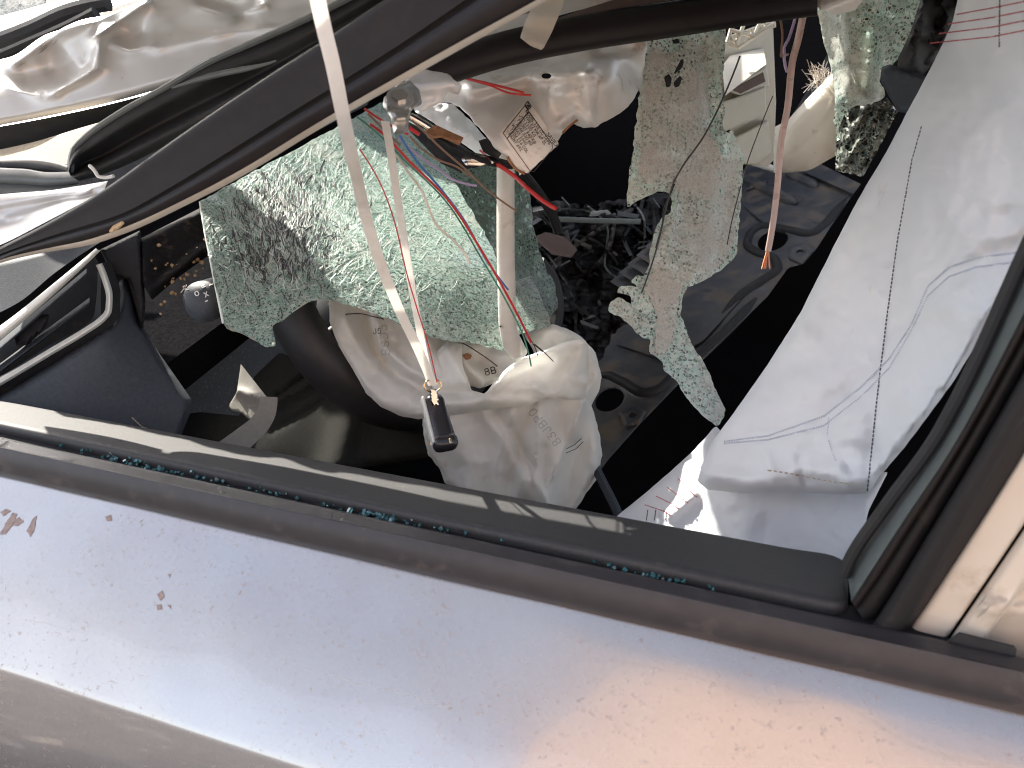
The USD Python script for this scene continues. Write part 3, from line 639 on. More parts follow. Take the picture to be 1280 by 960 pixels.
# ---- dark header bar with torn lining, tape, hinge bracket
BARL = [(505, 102, .70), (560, 86, .705), (640, 62, .71), (740, 42, .72), (860, 24, .735), (960, 8, .75), (1022, 0, .76)]
HB = thing('header_rail', parent=CAR)
obj('rail_bar', loft([[(u, v - 26 + .0 * u, d + .012) for u, v, d in BARL], [(u, v - 20, d - .002) for u, v, d in BARL], [(u, v - 4, d - .010) for u, v, d in BARL], [(u, v + 12, d - .006) for u, v, d in BARL], [(u, v + 20, d + .012) for u, v, d in BARL]], 60, 24, .02), 'brown_trim', HB, smooth=50)
obj('torn_lining', loft([[(690, 26, .735), (740, 8, .74), (800, -8, .745), (890, -20, .75)], [(690, 34, .722), (740, 17, .726), (800, 6, .73), (890, -6, .738)]], 40, 6, .006, crump(.006, 12., 31)), 'torn_board', HB)
obj('rail_skin', loft([[(600, 40, .76), (690, 5, .76), (760, -20, .76), (880, -45, .76)], [(600, 52, .745), (690, 22, .745), (760, 4, .745), (880, -20, .745)]], 30, 8, .004), 'bare_panel', HB)
obj('lining_scrap', relief([(1015, 2), (1030, -20), (1095, -25), (1070, 12), (1045, 18), (1030, 14)], folds(flat(.765), [([(1030, 10), (1080, -10)], .01, 12)]), .003, 5, jag=.8, seed=4), 'bare_panel', HB)
obj('clear_tape', relief([(664, -30), (706, -30), (704, 6), (690, 40), (678, 63), (664, 58), (650, 47), (656, 28), (668, 2)], folds(flat(.69), [([(668, 20), (700, 22)], .006, 10), ([(655, 48), (684, 56)], .004, 6)]), .0012, 5), 'clear_tape', label='translucent tape strip stuck across the dark header rail', cat='tape')
BR = thing('hinge_bracket', parent=CAR)
obj('bracket_plate', relief([(480, 122), (496, 106), (512, 100), (524, 112), (528, 130), (514, 138), (512, 146), (509, 166), (492, 168), (489, 148), (478, 132)], folds(flat(.62), [([(488, 148), (514, 146)], .003, 4)]), .008, 4, 4), 'bolt_steel', BR)
Tb = frame_at(500, 123, .612, .3, -.35, .2)
obj('bolt_washer', trimesh.creation.cylinder(.0105, .003, 28, transform=Tb), 'bolt_steel', BR)
obj('bolt_head', trimesh.creation.cylinder(.0062, .008, 6, transform=Tb), 'chrome', BR)
obj('bracket_arm', relief([(505, 100), (520, 85), (560, 92), (578, 108), (572, 118), (560, 115), (552, 128), (528, 140), (516, 138), (526, 120)], folds(flat(.66), [([(515, 110), (565, 104)], .008, 12)], .004, 30, 5), .004, 4, 5, .6, 3), 'bare_panel', BR)

# ---- crumpled far roof panel with the paper label
roof_c = [(505, 110, .86), (580, 80, .85), (700, 60, .86), (805, 45, .88), (560, 125, .83), (620, 150, .80), (660, 112, .83), (700, 120, .80), (760, 100, .80), (795, 100, .86), (740, 150, .82), (705, 160, .83), (650, 215, .80), (690, 185, .805), (640, 180, .79), (540, 130, .84), (800, 70, .87)]
Droof = folds(surf(roof_c, .001), [([(590, 110), (660, 96), (740, 88)], .016, 10), ([(665, 112), (705, 150)], -.008, 20), ([(733, 92), (738, 150)], .010, 6), ([(600, 128), (655, 108)], -.010, 8), ([(770, 55), (800, 95)], -.012, 16), ([(700, 155), (720, 140), (738, 158)], .012, 7), ([(670, 104), (690, 160)], .006, 5), ([(690, 85), (790, 60)], -.006, 6)], .004, 60, 2)
RP = thing('crumpled_roof_panel', parent=CAR)
obj('panel_sheet', relief([(503, 118), (520, 92), (575, 78), (640, 66), (700, 56), (810, 40), (806, 80), (800, 110), (786, 132), (768, 146), (745, 158), (730, 161), (716, 154), (704, 166), (690, 188), (660, 217), (646, 212), (634, 196), (618, 184), (606, 168), (590, 150), (575, 134), (560, 128), (540, 132), (515, 134)], Droof, .004, 4.5, 0, .7, 6,
    holes=[[(683 + 6.5 * math.cos(a), 95 + 3.6 * math.sin(a)) for a in np.linspace(0, 6.28, 14)[:-1]]]), 'bare_panel', RP, smooth=60)
obj('rust_edge', tube(np.vstack([P(q[0], q[1], float(Droof(np.array([q[0]]), np.array([q[1]]))[0]) - .001) for q in resample([(704, 166), (716, 154), (722, 150)], 10)]), .0012, 5), 'rust', RP)
obj('rust_edge', tube(np.vstack([P(q[0], q[1], float(Droof(np.array([q[0]]), np.array([q[1]]))[0]) - .001) for q in resample([(634, 196), (646, 212), (656, 217)], 10)]), .0014, 5), 'rust', RP)
Dlab = lambda u, v: Droof(u, v) - .0006
LAB = thing('paper_label', parent=RP)
lq = [(659, 124), (699, 180), (658, 217), (624, 167)]
obj('label_sheet', relief(lq, Dlab, .0004, 3), 'label_paper', LAB)
ex = np.array([40., 56.]); ex /= np.linalg.norm(ex); dn = np.array([-35., 43.]); dn /= np.linalg.norm(dn)
def lab(x, y): return tuple(np.array([659, 124]) + ex * x + dn * y)
rows = ['SAVE  5AVEA', 'MODEL 115 CC 1496', 'TYPE 52 KW 4P 2L', 'JTD 1190 KG', 'FRONT 840 KG', 'REAR 830 KG', 'WMAX 1640', 'TRIM 114 COL', 'PAINT 691']
for i, s in enumerate(rows):
    if i == 0: obj('print_line', text_on('SAVE.A', lab(47, 6.2), ex, 4.6, Dlab, .0004, True), 'black_ink', LAB)
    else: obj('print_line', text_on(s, lab(5 + (i % 3) * 2, 6.5 + i * 5.0), ex, 3.7, Dlab, .0004, True), 'black_ink', LAB)
fr = [lab(3, 7.5), lab(66, 7.5), lab(66, 51), lab(3, 51), lab(3, 7.5)]
def line_on(L, D, w=.00042, lift=.0004): q = resample(L, 30, False); return tube(P(q[:, 0], q[:, 1], np.array(D(q[:, 0], q[:, 1])) - lift), w, 4)
obj('print_frame', line_on(fr, Dlab), 'black_ink', LAB)
obj('print_frame', line_on([lab(12, 7.5), lab(12, 51)], Dlab), 'black_ink', LAB)
obj('print_emblem', line_on([lab(2.2, 1), lab(10, 1), lab(10, 6.5), lab(2.2, 6.5), lab(2.2, 1)], Dlab, .0006), 'black_ink', LAB)
obj('print_emblem', line_on([lab(4, 2), lab(8, 5.5), lab(8, 2), lab(4, 5.5)], Dlab, .0006), 'black_ink', LAB)

# ---- dashboard end with air vent, stalk, steering wheel
DASH = thing('dashboard', parent=CAR)
DOFF = .13
obj('upper_cover', loft([[(-40, 330, .78), (40, 318, .78), (120, 300, .79)], [(-40, 405, .74), (20, 380, .75), (70, 340, .765), (125, 303, .78)]], 30, 8, .03), 'dash_plastic', DASH)
obj('vent_frame', loft([[(-40, 432, .735), (0, 407, .74), (60, 360, .752), (120, 310, .765)], [(-40, 444, .728), (0, 417, .733), (60, 368, .745), (122, 312, .760)], [(-40, 456, .735), (0, 426, .74), (60, 375, .752), (126, 313, .765)]], 40, 10, .008), 'satin_trim', DASH, smooth=50)
obj('vent_cavity', relief([(-40, 440), (0, 422), (118, 318), (124, 330), (136, 370), (130, 392), (60, 438), (-40, 500)], plane((-40, 460, .81), (120, 330, .84), (130, 392, .82)), .01, 10), 'dark_plastic', DASH)
for i, (a, b) in enumerate([((-20, 452), (108, 342)), ((-20, 478), (112, 378))]):
    obj('vent_vane', loft([[(a[0], a[1] - 9, .80), (b[0], b[1] - 6, .81)], [(a[0], a[1], .775), (b[0], b[1], .79)], [(a[0], a[1] + 4, .782), (b[0], b[1] + 3, .797)]], 14, 8, .003), 'dash_plastic', DASH)
obj('vent_wheel', relief([(18, 418), (40, 396), (62, 392), (58, 408), (34, 432), (20, 432)], flat(.79), .012, 4, 6), 'dark_plastic', DASH)
obj('vent_lip', loft([[(-40, 486, .775), (0, 470, .775), (60, 432, .785), (118, 392, .795), (122, 340, .80)], [(-40, 495, .745), (0, 474, .75), (62, 438, .76), (126, 396, .77), (126, 336, .785)]], 30, 6, .006), 'dash_plastic', DASH)
ut = [(-40, 500, .735), (0, 478, .738), (60, 442, .748), (110, 412, .757), (128, 399, .760), (136, 388, .762), (137, 370, .765), (132, 350, .768), (124, 330, .772)]
n_ = [(-.5, -.86)] * 4 + [(-.8, -.6), (-1, -.2), (-.98, .2), (-.95, .3), (-.95, .3)]
uo = [(u - 4 * a, v - 4 * b, d + .003) for (u, v, d), (a, b) in zip(ut, n_)]; ui = [(u + 4.6 * a, v + 4.6 * b, d + .003) for (u, v, d), (a, b) in zip(ut, n_)]
obj('vent_trim', loft([uo, [(u, v, d - .003) for u, v, d in ut], ui], 60, 8, .008), 'satin_trim', DASH, smooth=50)
u2 = [(u - 14 * a, v - 14 * b, d + .016) for (u, v, d), (a, b) in zip(ut, n_)]
obj('trim_shadow_gap', loft([[(u, v, d + .004) for u, v, d in uo], u2], 60, None, .006), 'dark_plastic', DASH)
Dside = surf([(0, 497, .735), (60, 460, .745), (130, 420, .765), (150, 350, .81), (165, 400, .80), (200, 450, .80), (238, 505, .79), (210, 545, .775), (60, 520, .735), (120, 470, .755)])
obj('end_cover', relief([(-40, 516), (0, 494), (60, 458), (112, 424), (140, 400), (150, 372), (148, 352), (158, 346), (166, 362), (172, 396), (198, 440), (240, 500), (238, 516), (222, 556), (100, 556), (-40, 556)], Dside, .04, 5, 9), 'dash_plastic', DASH, smooth=50)
obj('scuff_mark', stitches([(165, 522), (178, 534), (196, 540), (206, 541)], Dside, 4, .8, .0009, .0012), 'dash_dust', DASH)
DOFF = 0.0
Dtop = surf([(150, 300, .95), (250, 260, .98), (180, 360, .93), (250, 330, .96), (300, 300, 1.0)])
obj('instrument_hood', relief([(172, 300), (260, 255), (300, 240), (320, 300), (260, 320), (225, 345), (190, 375), (176, 350)], folds(Dtop, [([(176, 372), (230, 330), (252, 312)], .02, 8), ([(178, 300), (180, 372)], .02, 8)]), .05, 2.5, 6), 'dash_matte', DASH, smooth=50)
obj('dash_side', relief([(125, 312), (175, 288), (182, 380), (178, 420), (160, 350), (140, 345)], flat(.92), .05, 2.5, 4), 'dark_plastic', DASH)
for i in range(34):
    t = rng.uniform(); c = (200 + 60 * t + rng.normal(0, 7), (352 - 28 * t if i % 2 else 395 - 95 * t) + rng.normal(0, 5))
    if i % 5 == 0: c = (rng.uniform(188, 236), rng.uniform(290, 345))
    w = rng.uniform(1.2, 3.4)
    obj('plaster_crumb', trimesh.Trimesh(*(lambda m: (m.vertices * w * .0008 * rng.uniform(.6, 1.3, (len(m.vertices), 1)) + P(c[0], c[1], float(Dtop(np.array([c[0]]), np.array([c[1]]))[0]) - .012), m.faces))(trimesh.creation.icosphere(1))), 'dirt_crumb',
        label='tiny tan crumb among the dust on the dashboard behind the stalk', cat='crumb', group='tan crumbs on the dashboard')
# stalk
STK = thing('indicator_stalk', parent=CAR)
ST0, ST1 = P(330, 352, .93), P(234, 384, .865)
sp = np.linspace(0, 1, 26)
sr = .0235 * np.sqrt(np.clip(1 - np.clip((sp - .80) / .21, 0, 1) ** 2, 0, 1)) * (1 - .10 * (1 - sp)); sr[-1] = .002
obj('stalk_body', tube(ST0 + (ST1 - ST0) * sp[:, None], sr, 28), 'dash_plastic', STK, smooth=60)
STV = trimesh.Trimesh(*(lambda m: (m.vertices, m.faces))(tube(ST0 + (ST1 - ST0) * sp[:, None], sr, 28))).triangles
def on_mesh(TV, u, v, lift=0., miss=.6):
    u = np.asarray(u, float); v = np.asarray(v, float); out = np.zeros(u.shape); a, e1_, e2_ = TV[:, 0], TV[:, 1] - TV[:, 0], TV[:, 2] - TV[:, 0]
    for i in range(len(u)):
        d = P(u[i], v[i], 1.0) - CAM; h = np.cross(d, e2_); det = (e1_ * h).sum(1); f = 1 / np.where(np.abs(det) < 1e-14, 1e-14, det); s = CAM - a
        uu = f * (s * h).sum(1); q = np.cross(s, e1_); vv = f * (q @ d); t = f * (e2_ * q).sum(1)
        ok = (uu >= -1e-6) & (vv >= -1e-6) & (uu + vv <= 1 + 1e-6) & (t > .05); out[i] = t[ok].min() if ok.any() else miss
    return out - lift
Dst = lambda u, v: on_mesh(STV, u, v, 0, .88)
for s, o in (('o', (244, 371)), ('=', (252, 362)), ('x', (256, 372)), ('~', (262, 360)), ('-', (256, 381)), ('~', (229, 362))):
    obj('stalk_symbol', text_on(s, o, (.9, -.42), 8, Dst, .0006, True), 'icon_white', STK)
obj('stalk_symbol', line_on([(226, 366), (230, 361), (236, 362)], Dst, .0005, .001), 'icon_white', STK)
# steering wheel
WH = thing('steering_wheel', parent=CAR)
wc = P(486, 374, 1.115); ax = np.array([.774, -.083, .628]); ax /= np.linalg.norm(ax)
e1 = np.cross(ax, [0, 0, 1]); e1 /= np.linalg.norm(e1); e2 = np.cross(ax, e1)
Tw = np.eye(4); Tw[:3, 0], Tw[:3, 1], Tw[:3, 2], Tw[:3, 3] = e1, e2, ax, wc
rim = trimesh.creation.torus(.168, .027, 90, 20); rim.vertices[:, 2] *= 1.25; rim.apply_transform(Tw)
obj('rim', rim, 'soft_wheel', WH, smooth=60)
hub = trimesh.creation.cylinder(.07, .05, 32); hub.apply_transform(Tw @ trimesh.transformations.translation_matrix([0, 0, -.05])); obj('hub', hub, 'soft_wheel', WH)
for a in (0, math.pi, math.pi * 1.5):
    sp_ = rbox((.12, .035, .02), .006); sp_.apply_translation([.11, 0, -.035]); sp_.apply_transform(Tw @ trimesh.transformations.rotation_matrix(a, [0, 0, 1])); obj('spoke', sp_, 'soft_wheel', WH)
# lower trim, seat cloth beneath the wheel
obj('broken_trim', relief([(301, 455), (334, 497), (337, 506), (328, 512), (312, 525), (302, 516), (290, 514), (286, 507), (296, 490)], folds(plane((300, 455, 1.0), (334, 500, .96), (290, 514, .98)), [([(296, 488), (332, 500)], .008, 4, 1)]), .004, 4), 'seat_leather', CAR)
obj('trim_strip', strap([(336, 496, .95), (334, 512, .945), (326, 528, .94), (308, 545, .93), (286, 562, .92), (260, 575, .91)], [.020, .024, .028, .026], .003, 30), 'seat_leather', CAR)
Dseat = surf([(240, 600, .98), (330, 470, 1.10), (420, 480, 1.14), (540, 560, 1.10), (400, 560, 1.05), (560, 620, 1.08), (330, 560, 1.0)])
obj('knee_cover', relief([(150, 600), (215, 520), (250, 515), (300, 520), (318, 470), (350, 440), (420, 470), (520, 520), (545, 570), (420, 590), (400, 640), (150, 640)], folds(Dseat, [([(318, 522), (395, 470)], .010, 4), ([(322, 512), (390, 465)], -.012, 4), ([(340, 538), (420, 490)], -.006, 3), ([(250, 560), (290, 530)], .02, 20), ([(420, 580), (440, 500)], .02, 20)]), .03, 6, 12), 'seat_fabric', CAR, smooth=55)

# ---- metal floor pan and bracing
Dpan = plane((750, 540, 1.22), (1055, 215, 1.62), (840, 320, 1.60))
PAN = thing('floor_pan', parent=CAR)
holes = [[(966 + 19 * math.cos(a) , 301 + 12.5 * math.sin(a) - 4 * math.cos(a)) for a in np.linspace(0, 6.28, 22)[:-1]], [(762 + 18 * math.cos(a), 500 + 14 * math.sin(a) - 4 * math.cos(a)) for a in np.linspace(0, 6.28, 22)[:-1]]]
bead1 = [(902, 396), (932, 366), (955, 350), (972, 336), (968, 324), (950, 318), (934, 305), (938, 293), (957, 283), (985, 288), (1012, 293), (1030, 283), (1045, 265), (1060, 248)]
bead2 = [(742, 470), (757, 470), (778, 478), (806, 492), (822, 488), (840, 472), (880, 440), (945, 374)]
Dpb = folds(Dpan, [(bead1, .006, 8), (bead2, .006, 8), ([(1002, 216), (1070, 238)], .012, 16), ([(800, 415), (835, 430)], -.003, 5)], .004, 50, 8)
obj('pan_sheet', relief([(700, 590), (725, 520), (738, 460), (760, 380), (800, 330), (850, 290), (915, 230), (935, 205), (990, 208), (1010, 198), (1075, 232), (1052, 262), (1020, 312), (1004, 330), (985, 335), (960, 370), (860, 468), (800, 530), (760, 575), (735, 610)], Dpb, .006, 4.5, 0, 0, 0, holes), 'pan_metal', PAN, smooth=60)
for L in (bead1, bead2):
    q_ = resample(L, 70); obj('pan_bead', tube(P(q_[:, 0], q_[:, 1], Dpan(q_[:, 0], q_[:, 1]) - .004), [.004] + [.0088] * 12 + [.004], 12), 'rubber', PAN, smooth=60)
for k, (a, b, r) in enumerate([((925, 221), (996, 254), .011), ((982, 216), (1022, 233), .0105), ((932, 238), (960, 226), .004)]):
    qa_ = resample([a, ((a[0] + b[0]) / 2, (a[1] + b[1]) / 2), b], 16); obj('pan_rib', tube(P(qa_[:, 0], qa_[:, 1], Dpan(qa_[:, 0], qa_[:, 1]) - .010), [.3 * r] + [r] * 6 + [.3 * r], 10), 'pan_metal', PAN, smooth=60)
for q in ([(985, 309), (1010, 302), (1018, 312), (1002, 330), (985, 322)], [(772, 515), (792, 505), (808, 514), (800, 530), (780, 534)]):
    c = np.mean(q, 0); obj('bolt_tab', relief(q, lambda u, v: Dpan(u, v) - .012, .01, 3.5, 4, holes=[[(c[0] + 4.5 * math.cos(a), c[1] + 3.5 * math.sin(a)) for a in np.linspace(0, 6.28, 12)[:-1]]]), 'pan_metal', PAN)
obj('lap_plate', prism([(930, 258), (955, 250), (1028, 282), (1012, 292), (985, 286), (956, 280)], lambda u, v: Dpan(u, v) - .014, .004, 1), 'pan_metal', PAN)
obj('lap_plate', prism([(1003, 214), (1012, 198), (1076, 230), (1066, 242)], lambda u, v: Dpan(u, v) - .035, .006, 1), 'pan_metal', PAN)
obj('lap_plate', prism([(770, 430), (800, 400), (868, 345), (925, 375), (880, 425), (835, 452)], lambda u, v: Dpan(u, v) - .012, .004, 1), 'pan_metal', PAN)
obj('plastic_pin', tube(P(np.array([941., 958, 974]), np.array([203., 208, 213]), np.array([1.5, 1.49, 1.48])), .006, 8), 'foam_tube', PAN)
for i in range(5):
    a = np.array([762 + i * 11, 352 - i * 11]); obj('grille_slat', prism([tuple(a + (0, 0)), tuple(a + (16, -12)), tuple(a + (52, 12)), tuple(a + (40, 24))], plane((a[0], a[1], 1.18), (a[0] + 16, a[1] - 12, 1.21), (a[0] + 52, a[1] + 12, 1.13 + .012 * (i % 2))), .008, 1), 'pan_metal', PAN)
# ---- pale trim parts on the far side
FAR = thing('far_side_trim', parent=CAR)
Dbk = plane((905, 60, 1.27), (968, 40, 1.30), (930, 200, 1.34))
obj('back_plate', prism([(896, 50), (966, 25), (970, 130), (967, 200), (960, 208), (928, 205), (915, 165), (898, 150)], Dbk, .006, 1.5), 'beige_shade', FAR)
obj('step_block', prism([(903, 82), (912, 70), (954, 60), (958, 80), (934, 98), (906, 120)], plane((934, 98, 1.16), (912, 70, 1.25), (954, 60, 1.285)), .03, 2), 'beige_plastic', FAR)
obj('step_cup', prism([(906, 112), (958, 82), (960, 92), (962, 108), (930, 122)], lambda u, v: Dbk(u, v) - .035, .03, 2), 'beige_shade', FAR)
obj('cup_hollow', prism([(913, 112), (954, 90), (957, 102), (926, 117)], lambda u, v: Dbk(u, v) - .0365, .004, 1), 'torn_board', FAR)
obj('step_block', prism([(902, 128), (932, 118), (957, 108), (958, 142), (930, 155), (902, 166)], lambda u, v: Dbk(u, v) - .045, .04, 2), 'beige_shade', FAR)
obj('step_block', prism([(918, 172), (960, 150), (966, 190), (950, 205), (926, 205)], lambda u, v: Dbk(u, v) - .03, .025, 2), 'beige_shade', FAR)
LT = lambda *l: tube(PA([(u, v, 1.20) for u, v in l]), .003, 6)
obj('lattice', cat(LT((909, 53), (922, 60), (968, 30)), LT((909, 53), (914, 36)), LT((912, 37), (944, 46)), LT((920, 56), (930, 30)), LT((938, 46), (966, 30)), LT((942, 48), (950, 28)), LT((966, 20), (968, 34))), 'beige_plastic', FAR)
for c in ((918, 47), (936, 40), (953, 31)): obj('lattice_ring', tube(PA([(c[0] + 4 * math.cos(a), c[1] + 4 * math.sin(a), 1.2) for a in np.linspace(-1, 3.4, 12)]), .0025, 6), 'beige_plastic', FAR)
obj('curved_panel', loft([[(1044, 88, 1.34), (1020, 112, 1.36), (985, 150, 1.38), (968, 172, 1.40)], [(1046, 95, 1.315), (1024, 122, 1.335), (990, 160, 1.355), (969, 180, 1.375)], [(1048, 112, 1.31), (1030, 145, 1.33), (1000, 180, 1.35), (970, 200, 1.37)], [(1052, 190, 1.34), (1035, 200, 1.36), (1005, 214, 1.38), (972, 216, 1.40)]], 40, 24, .01), 'beige_plastic', FAR, smooth=55)
obj('side_panel', prism([(966, 160), (985, 150), (985, 216), (967, 216)], plane((966, 160, 1.42), (985, 150, 1.40), (975, 216, 1.42)), .006, 1), 'beige_plastic', FAR)
for i in range(4): obj('dark_rail', tube(PA([(985 + 4 * i, 160 - 6 * i, 1.5), (1025 + 3 * i, 105 - 9 * i, 1.52), (1060, 50 - 8 * i, 1.55)]), .007, 8), 'dark_plastic', FAR)
obj('fibre_tuft', cat(*[wire([(1030 + rng.uniform(-14, 14), 96 + rng.uniform(-10, 26), 1.33), (1024 + rng.uniform(-22, 12), 92 + rng.uniform(-18, 26), 1.30)], .00028, 4, 4) for _ in range(60)]), 'white_wire', FAR, kind='stuff')
obj('dark_pillar_trim', relief([(1160, -30), (1225, -30), (1196, 30), (1165, 82), (1145, 102), (1120, 88), (1124, 70), (1138, 40)], folds(flat(.80), [([(1150, 10), (1140, 80)], .02, 14)], .03, 26, 17), .03, 4.5, 5), 'dark_plastic', FAR, smooth=40)
obj('black_flap', relief([(1102, 84), (1112, 80), (1158, 96), (1160, 110), (1138, 142), (1122, 140), (1100, 100)], plane((1100, 84, .80), (1160, 100, .76), (1122, 140, .78)), .012, 4, 5), 'dash_plastic', FAR, smooth=50)
# crushed dashboard middle: a dark heap with shards, wires and rods lying in it
def heapD(u, v):
    p = np.stack([u / 26, v / 22, 0 * u], -1); q = np.floor(p * 1.7) / 1.7
    return 1.27 - .10 * (meshkit.fbm(p, 3, 41) - .5) - .05 * (meshkit.noise(q * 3.1, 7) - .5) - (v - 330) * .0006
obj('crushed_middle', relief([(652, 262), (690, 252), (740, 256), (790, 246), (836, 238), (850, 300), (820, 350), (790, 400), (764, 420), (742, 470), (700, 450), (668, 420), (655, 330)], heapD, .02, 3.2, 0, 1.5, 12), 'dark_plastic', CAR, smooth=20)
for i in range(74):
    c = np.array([rng.uniform(664, 826), rng.uniform(250, 345)])
    if i % 4 == 0: c = np.array([rng.uniform(680, 760), rng.uniform(330, 425)])
    a = rng.choice([.2, .7, 1.2, 2.3, 2.8]) + rng.normal(0, .25); l = rng.uniform(6, 30); w = rng.uniform(1.6, 7); dv = np.array([math.cos(a), math.sin(a) * .8]); nv = np.array([-dv[1], dv[0]])
    q = [tuple(c - dv * l / 2 - nv * w / 2), tuple(c + dv * l / 2 - nv * w * rng.uniform(.1, .5)), tuple(c + dv * l / 2 * rng.uniform(.6, 1) + nv * w / 2), tuple(c - dv * l / 2 * rng.uniform(.5, 1) + nv * w / 2)]
    d = float(heapD(np.array([c[0]]), np.array([c[1]]))[0]) - rng.uniform(.015, .065)
    k = i % 10
    obj('broken_piece', prism(q, plane((c[0], c[1], d), (c[0] + 40, c[1], d + rng.uniform(-.08, .08)), (c[0], c[1] + 40, d + rng.uniform(-.10, .06))), rng.uniform(.003, .010), .6), 'dark_plastic' if k < 3 else 'dash_plastic' if k < 6 else 'rubber' if k < 7 else 'shard_grey' if k < 9 else 'grey_trim',
        label='broken dark plastic shard in the heap between airbag and floor pan', cat='shard', group='dark shards heaped behind the airbag')
HW = [[(672, 262), (700, 290), (742, 300), (772, 330)], [(690, 330), (730, 300), (790, 262)], [(735, 258), (760, 290), (756, 330), (780, 352)], [(700, 262), (752, 268), (800, 290), (815, 310)], [(664, 300), (700, 340), (720, 390), (716, 430)], [(748, 330), (764, 300), (768, 268)], [(790, 252), (806, 280), (800, 320)], [(812, 250), (818, 290), (806, 330)]]
for i, L in enumerate(HW):
    q = resample(L, 30); obj('heap_cable', tube(P(q[:, 0], q[:, 1], heapD(q[:, 0], q[:, 1]) - .04 - .01 * np.sin(np.linspace(0, 3.1, 30))), [.0022, .0035, .0016, .0028][i % 4], 7), ['rubber', 'dark_wire', 'grey_trim', 'rubber'][i % 4], CAR)
obj('brown_board', prism([(666, 297), (682, 290), (706, 296), (722, 312), (714, 322), (690, 318)], plane((666, 297, 1.14), (722, 312, 1.18), (690, 318, 1.12)), .006, 1.2), 'torn_board', label='dark brown six sided board lying among the shards', cat='board')
obj('dark_rod', tube(PA([(694, 274, 1.16), (750, 276, 1.17), (800, 277, 1.18)]), .004, 8), 'grey_trim', label='thin dark rod lying level across the heap of shards', cat='rod')
obj('black_strut', tube(PA(resample([(650, 214, 1.0), (672, 240, 1.03), (690, 268, 1.06), (698, 290, 1.08)], 20)), .007, 8), 'dark_plastic', label='black strut sloping down from the paper label corner', cat='strut')
obj('brace_rod', tube(PA(resample([(740, 575, 1.02), (752, 600, .99), (768, 632, .96), (782, 665, .93)], 16)), .006, 8), 'dash_plastic', label='dark rod leaning between deflated airbag and white side airbag', cat='rod')
obj('black_hose', tube(PA(resample([(672, 330, 1.05), (688, 352, 1.06), (694, 380, 1.06), (690, 410, 1.05)], 20)), .012, 10), 'rubber', label='black hose curving down beside the grey foam tube', cat='hose')

# ------------------------------------------------------------------ airbags
bag_c = [(412, 376, 1.0), (450, 480, .955), (490, 515, .935), (440, 400, .985), (470, 400, .98), (500, 450, .94), (540, 470, .92), (560, 420, .95), (600, 430, .945), (540, 520, .925), (545, 590, .955), (640, 630, .945), (715, 640, .965), (740, 600, .985), (750, 500, .985), (740, 440, .96), (690, 410, .94), (660, 470, .90), (700, 480, .915), (620, 540, .935), (600, 490, .915), (660, 560, .925)]
lobe = surf(bag_c, .002)
BAG = thing('wheel_airbag', 'deflated cream driver airbag hanging crumpled from the steering wheel', 'airbag', P(620, 540, .96))
Dsk = folds(lambda u, v: lobe(u, v) + .012, [([(673, 490), (672, 540), (668, 600), (690, 640)], .022, 9, 1), ([(690, 500), (712, 560), (700, 630)], -.012, 12), ([(640, 520), (622, 580), (615, 650)], .014, 8, 1), ([(680, 560), (684, 600)], -.010, 6), ([(672, 505), (650, 560), (640, 600)], -.014, 9), ([(735, 480), (715, 540), (690, 600), (684, 640)], .034, 11, 1), ([(720, 560), (700, 640)], -.02, 14), ([(560, 530), (590, 580), (585, 620)], .018, 16), ([(600, 510), (640, 560), (660, 620)], .012, 10), ([(665, 585), (640, 545), (620, 520)], -.014, 8), ([(640, 640), (655, 590)], .012, 8), ([(745, 520), (742, 580)], .014, 9)], .010, 60, 3, .005)
obj('hanging_skirt', relief([(528, 520), (560, 505), (620, 500), (680, 470), (735, 500), (742, 515), (750, 545), (753, 570), (745, 600), (732, 618), (718, 640), (700, 660), (600, 660), (575, 616), (556, 604), (551, 588), (536, 570), (530, 550)], Dsk, .03, 3.6, 9, .5, 3), 'bag_cloth', BAG, smooth=70)
Dback = folds(lambda u, v: lobe(u, v) + .03, [([(690, 408), (735, 425), (752, 470)], .02, 14), ([(745, 475), (728, 500)], .015, 8)], .012, 44, 12, .005)
obj('rear_fold', relief([(655, 418), (672, 408), (692, 405), (712, 412), (728, 422), (744, 440), (748, 456), (752, 470), (748, 490), (738, 510), (715, 520), (690, 480)], Dback, .03, 3.6, 9, .4, 8), 'bag_cloth', BAG, smooth=70)
Dl = folds(lobe, [([(452, 392), (468, 440), (500, 470), (545, 490)], -.024, 10), ([(430, 400), (452, 440), (462, 450)], .020, 9), ([(464, 380), (474, 430), (508, 462), (538, 480)], .018, 8), ([(415, 420), (450, 470), (480, 500), (535, 515)], .012, 12), ([(520, 390), (540, 440), (556, 480)], .016, 10), ([(427, 440), (445, 436), (450, 425)], .006, 4)], .010, 46, 7, .005)
obj('left_fold', relief([(411, 372), (440, 366), (480, 360), (530, 372), (580, 400), (580, 470), (548, 500), (540, 520), (524, 524), (500, 520), (475, 508), (458, 492), (440, 460), (424, 434), (412, 402)], Dl, .02, 3.6, 7, .3, 5), 'bag_cloth', BAG, smooth=70)
Dp = folds(lambda u, v: lobe(u, v) + .008, [([(575, 432), (582, 455), (606, 478)], .018, 7), ([(600, 450), (640, 470)], -.014, 10)], .012, 30, 13, .006)
obj('inner_pocket', relief([(560, 425), (600, 415), (650, 420), (660, 440), (640, 470), (600, 486), (580, 480), (566, 450)], Dp, .01, 3.6, 4, .3, 6), 'bag_cloth', BAG, smooth=70)
